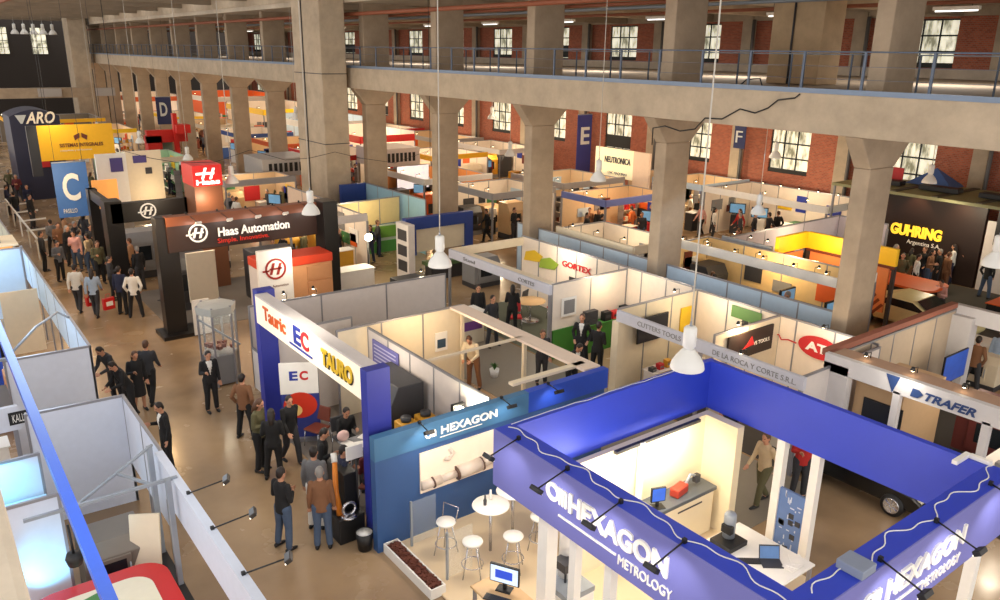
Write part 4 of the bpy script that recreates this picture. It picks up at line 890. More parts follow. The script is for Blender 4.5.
# ================================================================ TRAFER booth
tf = booth('booth with a TRAFER fascia and a red brown top beam beside the oval sign', 19.7, 7)
TW = mat('trafer_white', (206, 204, 206), .5)
MB(TW).box(16.2, 16.35, -1.0, 9.0, 2.3, 2.7).build('fascia', tf); MB(mat('beam_top_brown', (172, 140, 118), .7)).box(16.35, 16.85, -1.0, 8.9, 2.62, 2.7).build('fascia_top', tf)
MB(TW).box(22.8, 23.0, -1, 9.1, 2.2, 2.65).build('fascia', tf); MB(mat('red_brown_timber', (150, 92, 74), .7)).box(16.4, 22.8, 9.02, 9.2, 2.56, 2.7).build('side_beam', tf)
wall(tf, (17.2, 9.05), (22.8, 9.05), 0, 2.5, mat('taupe_panel', (190, 172, 150), .6), step=1.2)
MB(TW).box(16.2, 16.45, 8.4, 9.0, 0, 2.5).build('corner_pillar', tf); MB(TW).box(22.6, 23.0, 8.5, 9.1, 0, 2.4).build('corner_pillar', tf)
MB(mat('tan_cabin', (196, 164, 126), .6)).box(16.65, 18.6, 7.3, 8.4, 0, 2.1).build('cabin', tf)
MB(TW).box(16.2, 16.35, 5.4, 5.55, 0, 2.35).build('post', tf); MB(TW).box(16.2, 16.35, 7.2, 7.35, 0, 2.35).build('post', tf)
LB = mat('trafer_blue', (40, 66, 118), .5); q = MB(LB); q.ext([(0, .38), (.3, .38), (.18, 0)], (16.2, 7.55, 2.31), -Y_, Z_, (-.02, 0, 0)); q.build('blue_triangle', tf)
letter_x(tf, 'TRAFER', 16.2, atX(926, 392, 16.2).y, 2.37, 1.0, .18, LB, .02, bold=.03, shear=.3)
q = MB(LB); q.ext([(0, 0), (.16, 0), (.26, .1), (.16, .18), (.03, .18)], (16.2, atX(912, 386, 16.2).y, 2.37), -Y_, Z_, (-.02, 0, 0)); q.build('emblem', tf)
light('POINT', (15.8, 7.1, 2.75), 12, (1, .93, .8), .08); light('POINT', (18.5, 5.5, 2.3), 60, (1, .85, .65), .2); light('POINT', (21, 7.5, 2.4), 40, (1, .85, .65), .2)
for i in range(7):
    y = 8.2-i*1.05; bulb_lamp(16.7, y, 2.71, '%s small lit spotlight along the top of the TRAFER fascia' % ['first', 'second', 'third', 'fourth', 'fifth', 'sixth', 'seventh'][i], 'spotlights on the TRAFER fascia', (-1, 0), en=0)
screen(21.3, 8.2, .9, math.radians(0), 1.3, .8, 'large dark screen with a blue picture inside the TRAFER booth', (30, 60, 130), stand=True, name='television')
dc = thing('display_case', 'grey display case with small colourful parts on top under TRAFER', 'display case', (17.9, 5.3, 0)); MB(GREY).box(17.3, 18.5, 4.8, 5.8, 0, .9).build('cabinet', dc, bevel=.01); MB(WHITE2).box(17.25, 18.55, 4.75, 5.85, .9, .95).build('top', dc)
for i in range(6): carton(17.45+(i % 3)*.35, 5.0+(i//3)*.45, .95, (.2, .2, .12), [RE, OR, WHITE2, GREY, YEL, RE][i], '%s part in the %s row on the grey display case' % (['red', 'orange', 'white', 'grey', 'yellow', 'bright red'][i], ['front', 'back'][i//3]), name='machine_part', cat='part')
machine(17.6, 3.2, math.radians(-90), (1.4, 1.2, 1.7), DARK, 'dark cabinet machine at the right edge under TRAFER'); screen(16.59, 7.7, 1.1, math.radians(-90), .9, .7, 'black screen mounted on the front of the tan cabin', (14, 16, 22), stand=False, name='television')
machine(19.6, 6.0, math.radians(-90), (2.2, 1.1, 1.5), mat('dark_red_machine', (96, 40, 38), .5), 'dark red machine deep inside the TRAFER booth')
# ---------------------------------------------------------------- black car beyond the ring
car = thing('parked_car', 'black car with a silver alloy wheel seen under the blue fascia', 'car', (15.7, 7.5, 0))
CB = mat('black_car_paint', (14, 14, 16), .25)
prof = [(-1.5, .25), (1.5, .25), (1.52, .5), (1.3, .62), (.6, .7), (.2, .98), (-.7, 1.0), (-1.2, .8), (-1.5, .75)]
m = MB(CB); m.ext(prof, (15.32, 7.5, 0), -Y_, Z_, (.75, 0, 0)); m.build('body', car, bevel=.05)
m = MB(mat('smoked_window', (30, 36, 42), .15)); m.ext([(.5, .71), (.15, .94), (-.65, .96), (-1.0, .8)], (15.31, 7.5, 0), -Y_, Z_, (.01, 0, 0)); m.build('side_window', car)
for yy in (6.57, 8.5):
    for xx in (15.28, 15.9):
        q = MB(BLACK); q.T = Matrix.Translation((xx, yy, .25)) @ Matrix.Rotation(math.pi/2, 4, 'Y'); q.lathe([(.01, 0), (.23, 0), (.25, .03), (.25, .15), (.23, .17), (.01, .17)], n=28); t_ = q.build('tyre', car)
        q = MB(CHROME); q.T = Matrix.Translation((xx-.012, yy, .25)) @ Matrix.Rotation(math.pi/2, 4, 'Y'); q.lathe([(.01, 0), (.06, 0), (.15, .01), (.17, .0), (.17, .03), (.01, .03)], n=28)
        for k in range(6): q.cbox((.09*math.cos(k*1.047), .09*math.sin(k*1.047), -.005), (.13, .03, .02), None, k*1.047)
        q.build('alloy_rim', t_)
MB(mat('lamp_glass', (250, 245, 230), .4, emit=.25)).box(15.4, 15.6, 5.97, 6.0, .4, .5).build('headlamp', car)
# ================================================================ left row of stands beside the aisle
CW = mat('cool_white_panel', (206, 212, 226), .5); PBL = mat('pale_blue_panel', (186, 206, 224), .5)
lf = booth('left row stand with white panels, open aisle fascia and grey frame', 1.8, 14)
BB = mat('bright_blue_beam', (48, 96, 214), .4)
MB(BB).bar((1.08, 23, 3.0), (1.04, 6, 3.0), .15, .16).build('blue_beam', lf)
for y in (22.9, 6.1): MB(BB).box(.98, 1.14, y-.08, y+.08, 0, 2.95).build('blue_post', lf)
MB(CW).box(2.66, 2.72, 5.5, 13.4, 1.65, 2.42).build('fascia', lf); MB(CW).box(2.62, 2.76, 5.5, 13.4, 2.42, 2.45).build('fascia_edge', lf)
MB(mat('black_skirting', (26, 26, 28), .6)).box(2.45, 2.6, 5.5, 14.5, .0, .5).build('plinth', lf)
wall(lf, (1.02, 16.4), (2.75, 16.3), 0, 2.42, CW, step=1.72); wall(lf, (1.02, 19.75), (2.75, 19.7), 0, 2.42, CW, step=1.72)
wall(lf, (2.74, 16.3), (2.74, 13.4), .9, 2.42, CW, step=1.45); wall(lf, (2.76, 31.5), (2.76, 19.7), 1.3, 2.42, PBL, step=1.7)
wall(lf, (-1.2, 14.6), (1.0, 14.6), 0, 2.4, CW, step=1.1); wall(lf, (-1.2, 12.95), (1.05, 12.95), 0, 2.4, CW, step=1.1); MB(PBL).box(-1.2, 1.0, 13.2, 14.5, 1.6, 1.66).build('shelf_panel', lf)
MB(STEEL).box(2.5, 2.58, 13.3, 13.42, 0, 2.6).build('post', lf); MB(STEEL).box(2.5, 2.58, 12.2, 12.3, 0, 2.5).build('post', lf)
MB(STEEL).bar((.5, 12.3, 2.46), (2.7, 12.3, 2.46), .05, .05).build('crossbar', lf); MB(STEEL).bar((1.2, 12.3, 2.46), (2.6, 13.4, 2.6), .04, .04).build('brace', lf); MB(STEEL).bar((1.9, 12.85, 2.53), (2.3, 12.3, 2.46), .04, .04).build('brace', lf)
MB(STEEL).bar((-.5, 19.75, 2.46), (1.2, 19.75, 2.46), .06, .06).build('crossbar', lf); MB(STEEL).tube([(1.1, 19.75, 2.5), (1.9, 21.5, 2.55), (2.5, 22.3, 2.6), (2.7, 22.0, 2.5)], .03).build('curved_brace', lf)
light('SPOT', (.1, 14.1, 2.35), 60, (.12, .66, 1), .05, (.45, 14.6, 1.9), spot=95); light('SPOT', (.5, 12.5, 1.0), 45, (.12, .66, 1), .05, (.7, 12.95, 1.25), spot=100); light('AREA', (1.6, 22, 4.5), 120, (.62, .8, 1), 1.2, (2.0, 18, 1.5), size_y=4); light('AREA', (1.2, 11, 5.2), 45, (.72, .86, 1), 1.2, (1.6, 12.5, 1.5), size_y=4)
for i, (px, py, hx_, hy_) in enumerate(((183, 495, 214, 484), (208, 530, 240, 518), (238, 576, 272, 565))):
    c = at(px, py, 2.46); h = at(hx_, hy_, 2.6); spot_lamp((2.7, c.y, 2.46), (3.25, h.y-.0, 2.62), ['grey arm spotlight reaching over the aisle, farthest of the left three', 'grey arm spotlight reaching over the aisle, middle of the left three', 'grey arm spotlight reaching over the aisle, nearest of the left three'][i], 'arm spotlights over the aisle', m=mat('bronze_grey', (52, 46, 42), .4))
rc = thing('reception_counter', 'red rimmed counter with a rounded cream top below the blue beam', 'counter', (1.4, 11.0, 0))
def rrect(x0, x1, y0, y1, r, n=8):
    P = []
    for cx, cy, a0 in ((x1-r, y1-r, 0), (x0+r, y1-r, 90), (x0+r, y0+r, 180), (x1-r, y0+r, 270)):
        for k in range(n+1): a = math.radians(a0+90*k/n); P.append((cx+r*math.cos(a), cy+r*math.sin(a)))
    return P
MB(mat('signal_red', (200, 30, 28), .4)).ext(rrect(.3, 2.35, 9.6, 12.5, .45), (0, 0, 0), X_, Y_, (0, 0, .98)).build('body', rc, bevel=.02); MB(mat('cream_top', (232, 222, 196), .4)).ext(rrect(.55, 2.05, 9.9, 12.15, .35), (0, 0, .98), X_, Y_, (0, 0, .03)).build('top', rc)
q = MB(mat('green_leaflet', (70, 130, 60), .5)).cbox((1.2, 11.9, 1.02), (.3, .2, .01), None, .3).build('leaflet'); tag(q, 'green leaflet lying on the cream counter top', 'leaflet')
machine(1.75, 13.5, math.radians(0), (1.0, .9, 1.15), mat('taupe_machine', (120, 112, 102), .5), 'taupe machine cabinet behind the white crossbar', name='machine_tool', panel=False)
o = MB(BLACK).lathe([(.01, 0), (.1, .0), (.13, .12), (.1, .2), (.01, .2)], (1.05, 12.1, 1.6), 14); o.tube([(1.05, 12.1, 1.8), (1.05, 12.28, 2.2)], .02); tag(o.build('loudspeaker'), 'small black loudspeaker hanging beside the blue beam', 'loudspeaker')
ch_ = thing('beach_chair', 'cream hanging panel board leaning inside the open aisle fascia', 'board', (2.15, 12.9, 0)); ROOTM[ch_.name] = Matrix.Translation((2.15, 12.9, 0)); ch_.name = 'leaning_board'; ROOTM['leaning_board'] = Matrix.Translation((2.15, 12.9, 0)); MB(CREAM).cbox((2.2, 13.0, .75), (.5, .05, 1.5), None, math.radians(-30), math.radians(-12)).build('panel', ch_)
# Kalle sign stand
kl = booth('small stand with a white fascia reading KALLE left of the blue beam', .2, 16.5)
p = atY(14, 412, 16.9); KZ = 1.75
ka_ = atY(15, 425, 16.83); MB(CW).box(-.8, .95, 16.85, 16.95, ka_.z-.12, ka_.z+.38).build('fascia', kl); ka_, kb_ = atY(10, 426, 16.83), atY(31, 419, 16.83); MB(BLACK).box(ka_.x, kb_.x, 16.83, 16.85, ka_.z, ka_.z+.26).build('sign_plate', kl); letter_y(kl, 'KALLE', 16.83, ka_.x+.06, ka_.z+.05, kb_.x-ka_.x-.12, .16, WHITE2, .01); MB(mat('dark_roof', (88, 80, 76), .7)).box(-.8, .9, 16.95, 18.2, ka_.z+.3, ka_.z+.36).build('roof_panel', kl)
for x in (-.75, .85): post(kl, x, 16.9, ka_.z-.1)
desk(-.3, .8, 17.6+1.2, 19.4, .8, WHITE2, 'white display counter left of the blue beam behind the KALLE stand', solid=True, name='display_counter', cat='counter')
plant(.3, 19.1, .4, 'small green plant on the white counter behind the KALLE stand', z=.8)
for i, (x, y, c, lb) in enumerate(((0.0, 21.5, OR, 'orange cabinet in the left row left of the curved brace'), (1.6, 21.5, mat('tan_box', (176, 130, 96), .6), 'tan cabinet in the left row beneath the curved brace'), (.5, 24.5, BRL, 'brown cabinet in the left row before the pale blue wall'))):
    machine(x, y, 0, (1.1, .8, 1.5), c, lb, panel=False, name='display_cabinet', cat='cabinet', win=CREAM)
desk(.2, 2.4, 23.1, 23.5, 1.0, WHITE2, 'long white counter across the left row', solid=True, name='display_counter', cat='counter')
lf2 = booth('pale blue walled stand farther up the left row', 1.4, 31)
wall(lf2, (-2.5, 31.6), (2.7, 31.3), 0, 2.45, PBL, step=1.7); MB(CREAM).box(1.6, 2.6, 27.2, 27.3, 0, 2.0).build('inner_panel', lf2); MB(BLACK).box(1.1, 1.5, 27.2, 27.3, 0, 2.0).build('door_leaf', lf2); post(lf2, 2.74, 31.4, 2.5)
light('AREA', (1.0, 29.5, 3.4), 90, (.5, .74, 1), 1.5, (1, 31.5, 1.6), size_y=1.5)
wl2 = booth('warm lit stand behind the pale blue wall at the left edge', 1.0, 34)
MB(mat('amber_shelf', (240, 190, 120), .5)).box(-2, 2.7, 33.9, 34.0, .4, 2.3).build('back_wall', wl2); MB(CREAM).box(-2, 2.75, 32.2, 34.0, 2.35, 2.4).build('canopy', wl2); light('POINT', (1.4, 33, 2.0), 60, (1, .7, .35), .1); light('POINT', (1.2, 32.6, 3.0), 40, (1, .72, .4), .1)
wall(wl2, (2.76, 33.9), (2.76, 44), 0, 2.2, mat('pale_grey_green', (190, 196, 182), .6), step=2)
for i in range(4):
    carton(.3+i*.6, 32.8, 2.4, (.3, .3, .22), [WHITE2, OR, CREAM, GREY][i], ['white', 'orange', 'cream', 'grey'][i]+' box on the warm lit canopy at the left edge')

bar_ = thing('barrier_rail', 'pale barrier rail with short arms at the upper left edge of the aisle', 'barrier', (4.1, 45, 0))
MB(WHITE2).bar((4.1, 51, 1.0), (4.1, 39.5, 1.0), .07, .07).build('top_rail', bar_)
for i in range(5):
    MB(WHITE2).box(4.07, 4.13, 39.6+i*2.8, 39.66+i*2.8, 0, 1.0).build('post', bar_)
    MB(WHITE2).bar((4.1, 40.4+i*2.6, .7), (5.3, 40.6+i*2.6, .7), .07, .07).build('arm', bar_)
# ================================================================ Haas stand
HB = mat('espresso_wood', (50, 30, 22), .45); HK = mat('gloss_black', (20, 18, 18), .3); HR = mat('haas_red', (206, 36, 34), .4, emit=.15)
hs = booth('dark wooden stand with a Haas Automation fascia on thick black pillars', 8.8, 26.4)
MB(HK).box(6.0, 6.65, 26.1, 26.6, 0, 4.0).build('pillar', hs, bevel=.02); MB(HK).box(5.8, 7.1, 25.8, 26.9, 0, .12).build('pillar_foot', hs); MB(HK).box(11.4, 11.95, 25.4, 26.2, 0, 4.1).build('pillar', hs, bevel=.02)
FH = MB(HB).box(6.3, 11.5, 26.0, 26.3, 2.85, 4.0).build('fascia', hs, bevel=.02); MB(mat('lit_timber_edge', (130, 74, 46), .5)).box(6.3, 11.5, 25.95, 26.35, 3.72, 4.02).build('lit_fascia_band', FH)  # brown band: lamp light along the dark fascia top put into colour
def haaslogo(par, o, ax, s, m, d=.03):
    ax = Vector(ax); q = MB(m); n = ax.cross(Z_)*d; N = 20
    for i in range(N):
        a, b = 2*math.pi*i/N, 2*math.pi*(i+1)/N
        q.ext([(.5*s*math.cos(a), .5*s*math.sin(a)), (.5*s*math.cos(b), .5*s*math.sin(b)), (.41*s*math.cos(b), .41*s*math.sin(b)), (.41*s*math.cos(a), .41*s*math.sin(a))], o, ax, Z_, n)
    for pts in (((-.3, -.25), (-.18, -.25), (-.02, .28), (-.14, .28)), ((.02, -.28), (.14, -.28), (.3, .25), (.18, .25)), ((-.3, -.03), (.28, -.03), (.3, .05), (-.28, .05)), ((-.62, -.1), (-.3, -.1), (-.3, -.02), (-.62, -.02))):
        q.ext([(a*s, b*s) for a, b in pts], o, ax, Z_, n)
    return q.build('emblem', par)
p = atY(198, 233, 25.95); haaslogo(FH, (p.x, 25.95, p.z), X_, .62, LETW)
a, b = atY(218, 233, 25.95), atY(289, 223, 25.95); letter_y(FH, 'Haas Automation', 25.95, a.x, a.z-.12, b.x-a.x, .3, LETW, .04, bold=.02)
a2, b2 = atY(218, 244, 25.95), atY(269, 236, 25.95); letter_y(FH, 'Simple. Innovative.', 25.95, a2.x, a2.z-.02, b2.x-a2.x, .2, mat('red_letters', (210, 46, 30), .5, emit=.2), .03)
for i, xx in enumerate((7.0, 8.0, 8.95, 9.9, 10.85)):
    t = spot_lamp((xx, 26.2, 4.06), (xx+.15, 25.45, 3.85), '%s white arm spotlight on top of the Haas Automation fascia' % ['leftmost', 'second', 'middle', 'fourth', 'rightmost'][i], 'spotlights on the Haas fascia', WHITE2, target=(xx, 26.0, 3.3), en=14)
# rear frame with emblem
rf = booth('black rear frame with a round Haas emblem beyond the front fascia', 7.4, 32.4)
MB(HK).box(5.9, 8.9, 32.2, 32.5, 2.75, 3.5).build('fascia', rf); MB(HK).box(5.7, 6.3, 32.2, 33.0, 0, 3.6).build('pillar', rf); MB(HK).box(5.75, 6.1, 35.5, 36.0, 0, 3.6).build('pillar', rf); MB(HK).box(8.6, 9.0, 32.2, 32.5, 0, 3.5).build('pillar', rf); MB(HK).box(5.8, 6.0, 33.0, 36, 3.2, 3.6).build('side_beam', rf)
p = atY(147, 202, 32.2); haaslogo(rf, (p.x, 32.2, 3.13), X_, .6, LETW)
# tower sign
ts = thing('tower_sign', 'brown box tower with a glowing red Haas panel on top', 'sign', (10.2, 31, 0)); a, b = atY(192, 166, 31), atY(224, 205, 31)
MB(mat('tower_brown', (120, 76, 52), .5)).box(a.x, b.x, 31, 32.4, 0, b.z+.35+.5).build('tower_body', ts); bx = MB(HR).box(a.x-.02, b.x+.02, 30.97, 32.42, b.z+.8, a.z).build('red_panel', ts)
hh = a.z-b.z-.8; q = MB(mat('lit_white_letters', (255, 245, 240), .4, emit=1.2)); cx = (a.x+b.x)/2; zc = b.z+.8+hh*.6; s_ = hh*.62
for pts in (((-.5, -.4), (-.3, -.4), (-.02, .45), (-.22, .45)), ((.1, -.45), (.3, -.45), (.6, .4), (.4, .4)), ((-.9, -.08), (.5, -.08), (.53, .1), (-.87, .1))): q.ext([(x*s_, y*s_) for x, y in pts], (cx, 30.97, zc), X_, Z_, (0, -.02, 0))
q.build('emblem', bx); MB(mat('lit_white_letters', (255, 245, 240), .4, emit=1.2)).text('Haas', (cx-.45, 30.97, b.z+.86), X_, Z_, .9, hh*.25, .02, bold=.03).build('lettering', bx)
light('POINT', (9.0, 30.5, 3.6), 40, (1, .7, .45), .1); light('POINT', (5.3, 25.4, 4.0), 170, (1, .62, .28), .15); light('POINT', (4.6, 36, 4.0), 160, (1, .66, .34), .15)  # warm aisle lights added without fixtures for the orange floor tint
# red and white machine with emblem kiosk
rm = thing('machine_tool', 'large red topped machine with timber drawers under the Haas fascia', 'machine', (10.2, 25.2, 0))
MB(mat('machine_red', (206, 62, 30), .45)).box(8.7, 11.3, 24.6, 25.7, 2.2, 2.5).build('top_cover', rm, bevel=.02); MB(WHITE).box(8.72, 9.1, 24.62, 25.68, 0, 2.2).build('side_cover', rm); MB(mat('machine_red', (206, 62, 30), .45)).box(9.1, 9.2, 24.58, 25.68, 0, 2.2).build('red_frame', rm)
MB(mat('drawer_timber', (206, 150, 104), .5)).box(9.2, 11.28, 24.65, 25.68, 0, 2.2).build('cabinet', rm)
for k in range(3): MB(mat('drawer_timber2', (196, 140, 96), .5)).box(10.35, 11.2, 24.6, 24.65, .55+k*.55, 1.02+k*.55).build('drawer', rm)
ka, kb = atY(257, 252, 24.4), atY(291, 247, 24.4); kp = MB(WHITE2).box(ka.x, kb.x, 24.4, 24.55, .2, ka.z).build('front_board', rm); p = Vector(((ka.x+kb.x)/2, 24.4, ka.z-.65)); haaslogo(kp, p, X_, .72, mat('emblem_red', (150, 40, 34), .5), .02); MB(BRL).text('Haas Automation', (p.x-.4, 24.4, p.z-.62), X_, Z_, .8, .08, .01).build('lettering', kp)
light('POINT', (9.7, 23.9, 2.7), 35, (1, .88, .7), .1); light('POINT', (8.2, 28.5, 3.2), 70, (1, .8, .55), .2)
bd = thing('notice_board', 'white board with small red emblem beside the black Haas pillar', 'sign', (6.95, 25.9, 0)); MB(WHITE2).box(6.75, 7.3, 25.7, 25.76, .05, 1.25).build('board', bd); MB(RE).box(6.85, 7.2, 25.69, 25.7, .85, .98).build('print', bd)
MB(CREAM).box(7.3, 8.3, 27.9, 28.0, .5, 2.3).build('wall_poster', hs)
for i, (x, y, rz, c, lb) in enumerate(((7.6, 29.3, 0, DARK, 'dark grey machine behind the front Haas fascia, left'), (10.6, 28.6, 0, DARK, 'dark grey machine behind the front Haas fascia, right'), (7.3, 34.6, 0, GREY, 'grey machine behind the black rear frame'), (9.8, 34.3, 0, WHITE, 'white machine behind the black rear frame'))): machine(x, y, rz, (1.7, 1.3, 1.9), c, lb)
# show case
vt = thing('show_case', 'tall glass show case with a slanted lit top near the white partition', 'display case', (6.3, 21.6, 0))
for k in range(6):
    a = k*math.pi/3; MB(ALU).box(6.3+.52*math.cos(a)-.025, 6.3+.52*math.cos(a)+.025, 21.6+.52*math.sin(a)-.025, 21.6+.52*math.sin(a)+.025, 0, 2.35).build('post', vt)
q = MB(GLASS); q.lathe([(.5, .95), (.5, 2.1)], (6.3, 21.6, 0), 6, smooth=False); q.build('glass', vt); MB(GREY).lathe([(.01, .05), (.5, .05), (.5, .9), (.01, .92)], (6.3, 21.6, 0), 6, smooth=False).build('plinth', vt); MB(mat('lit_cap', (176, 176, 170), .4)).lathe([(.55, 2.1), (.57, 2.32), (.01, 2.36)], (6.3, 21.6, 0), 6, smooth=False).build('cap', vt)
q = MB(STEEL); q.bar((5.75, 21.5, 2.0), (6.8, 21.3, 1.1), .05, .05); q.build('brace', vt)
q = MB(BRL); rr = random.Random(9)
for k in range(12): q.cbox((6.3+rr.uniform(-.35, .35), 21.6+rr.uniform(-.3, .3), 1.05+rr.uniform(0, .15)), (.12, .08, .1), None, rr.uniform(0, 3))
q.build('exhibits', vt)['kind'] = 'stuff'
light('POINT', (6.3, 21.6, 2.0), 10, (1, .9, .7), .05)
# ---- letter banners
BNB = mat('banner_mid_blue', (58, 104, 170), .6); BND = mat('banner_navy', (44, 52, 96), .6); PALE = mat('banner_pale', (214, 218, 214), .6)
def letter_banner(px0, px1, py0, py1, Y, ch, m, label, axy=True, small=None):
    a, b = atY(px0, py0, Y), atY(px1, py1, Y); w_, h_ = b.x-a.x, a.z-b.z; t = banner(((a.x+b.x)/2, Y, a.z), X_, w_, h_, m, label, top=RZ)
    MB(PALE).text(ch, (a.x+w_*.22, Y-.03, b.z+h_*.3), X_, Z_, w_*.5, h_*.5, .02, bold=.025).build('lettering', t)
    if small: MB(PALE).text(small, (a.x+w_*.15, Y-.03, b.z+h_*.08), X_, Z_, w_*.4, h_*.08, .02).build('small_lettering', t)
    return t
letter_banner(51, 93, 163, 215, 38, 'C', BNB, 'blue hanging banner with a pale letter C above the aisle', small='PASILLO')
letter_banner(155, 173, 97, 124, 74, 'D', BND, 'navy hanging banner with a pale letter D far down the hall')
a, b = atX(580, 114, 35.5), atX(597, 114, 35.5); yb_ = a.y
tb = banner(((35.5+35.5)/2+.1, yb_-.4, a.z), X_, 1.25, 4.3, mat('banner_violet_blue', (54, 60, 130), .6), 'tall violet blue banner with a pale letter E before the brick wall'); MB(PALE).text('E', (35.25, yb_-.44, a.z-1.9), X_, Z_, .75, 1.1, .02, bold=.02).build('lettering', tb)
a = atX(741, 125, 35); tb = banner((35, a.y, a.z), -Y_, .7, 1.2, BND, 'small navy banner with a pale letter F near the gallery wall'); MB(PALE).text('F', (34.95, a.y+.2, a.z-.9), -Y_, Z_, .4, .6, .02).build('lettering', tb)
# ---- yellow hanging sign and dark curved stand
ys = thing('hanging_sign', 'large yellow hanging sign with a dark emblem over the upper left aisle', 'sign', (8, 50, 5)); a, b = atY(36, 126, 50), atY(116, 157, 50)
MB(mat('amber_yellow', (238, 176, 32), .5, emit=.12)).box(a.x, b.x, 50, 50.15, b.z, a.z).build('panel', ys); MB(DARK).box(a.x-.5, a.x, 50, 50.3, b.z-.8, a.z).build('side_panel', ys); cx = (a.x+b.x)/2+.2; cz = (a.z+b.z)/2
q = MB(BRL); q.ext([(-.3, .1), (-.05, .25), (-.05, .5), (-.35, .35)], (cx, 50, cz), X_, Z_, (0, -.04, 0)); q.build('emblem', ys); q = MB(BRL); q.ext([(.3, .1), (.05, .25), (.05, .5), (.35, .35)], (cx, 50, cz), X_, Z_, (0, -.04, 0)); q.build('emblem', ys)
MB(BRL).text('SISTEMAS INTEGRALES', (cx-1.1, 50, cz-.25), X_, Z_, 2.2, .2, .03, bold=.02).build('lettering', ys); MB(WHITE2).text('maquinas y soluciones', (cx-1.1, 50, cz-.5), X_, Z_, 1.6, .12, .03).build('small_lettering', ys)
for x in (a.x+.5, b.x-.5): MB(DARK).tube([(x, 50.07, a.z), (x, 50.07, RZ)], .01).build('cord', ys)
light('SPOT', (a.x+.6, 48.8, a.z+.6), 120, (1, .95, .6), .1, (a.x+1.2, 50, cz), spot=120)
cs = booth('dark navy stand with a curved roof and ARO lettering at upper left', 7, 57); a, b = atY(8, 112, 56), atY(64, 148, 56)
q = MB(mat('curved_navy', (36, 40, 66), .5)); N = 12; q.ext([(a.x, 0)]+[(a.x+(b.x-a.x)*i/N, a.z-.35+.45*math.sin(math.pi*(i+.6)/(N+1))) for i in range(N+1)]+[(b.x, 0)], (0, 56, 0), X_, Z_, (0, 3.5, 0)); q.build('shell', cs)
MB(mat('aro_letters', (240, 220, 190), .5, emit=.3)).text('ARO', (atY(26, 124, 56).x, 56, atY(26, 124, 56).z), X_, Z_, 1.6, .7, .05, bold=.02, shear=.3).build('lettering', cs); q = MB(PALE); q.ext([(0, .5), (.6, .5), (.35, 0), (.25, 0)], (a.x+.3, 56, atY(12, 124, 56).z), X_, Z_, (0, -.05, 0)); q.build('emblem', cs); MB(RE).box(b.x-1.6, b.x-.9, 55.9, 56, b.z-1.1, b.z+.3).build('red_panel', cs)
# ---- white lit cubes
wc = booth('pair of large white box walls with small purple logos', 9.6, 41); a, b, c_ = atY(95, 157, 41), atY(130, 190, 41), atY(152, 185, 41)
PU = mat('purple_logo', (76, 66, 130), .5); MB(WHITE2).box(a.x, b.x, 41, 41.2, .6, a.z+.1).build('front_wall', wc); MB(CREAM).box(b.x, b.x+1.6, 41, 41.2, .8, a.z+.15).build('lit_wall', wc); MB(WHITE).box(a.x-.1, b.x+2.0, 39.4, 41, 1.4, 1.5).build('ledge', wc)
MB(PU).box(a.x+.6, a.x+1.15, 40.96, 41, a.z-.75, a.z-.1).build('logo_plate', wc); MB(PU).box(b.x+.3, b.x+.9, 40.96, 41, a.z-.4, a.z-.05).build('logo_plate', wc); MB(DARK).box(b.x+.8, b.x+1.1, 40.96, 41, a.z-.95, a.z-.65).build('logo_plate', wc)
light('POINT', (b.x+.9, 39.9, 2.4), 30, (1, .75, .42), .1); lt = booth('slim column stand with a glowing amber head left of the white boxes', 7.1, 38.5)
MB(DARK).box(6.6, 7.3, 39.3, 39.8, 0, 2.1).build('column', lt); MB(mat('glowing_amber', (240, 160, 80), .5, emit=.7)).box(6.55, 7.6, 39.2, 39.3, 2.1, 3.4).build('amber_panel', lt)
# ---- red gantry far away
rg = booth('bright red gantry stand at the far centre left', 15, 62); a, b = atY(146, 128, 62), atY(190, 160, 62); RG = mat('gantry_red', (214, 38, 30), .5)
MB(RG).box(a.x, b.x, 62, 62.5, a.z-1.1, a.z-.2).build('beam', rg); MB(RG).box(a.x, a.x+1.0, 62, 63, 0, a.z-.6).build('red_wall', rg); MB(RG).box(b.x-1.0, b.x, 61, 62, a.z-.4, a.z+.2).build('upper_beam', rg); MB(RG).box(a.x+1.8, a.x+2.1, 61.5, 61.9, 0, a.z+1).build('mast', rg); MB(mat('dusty_teal', (120, 150, 136), .6)).box(a.x+1.0, b.x-1, 62.6, 62.8, 0, 3.2).build('back_wall', rg)
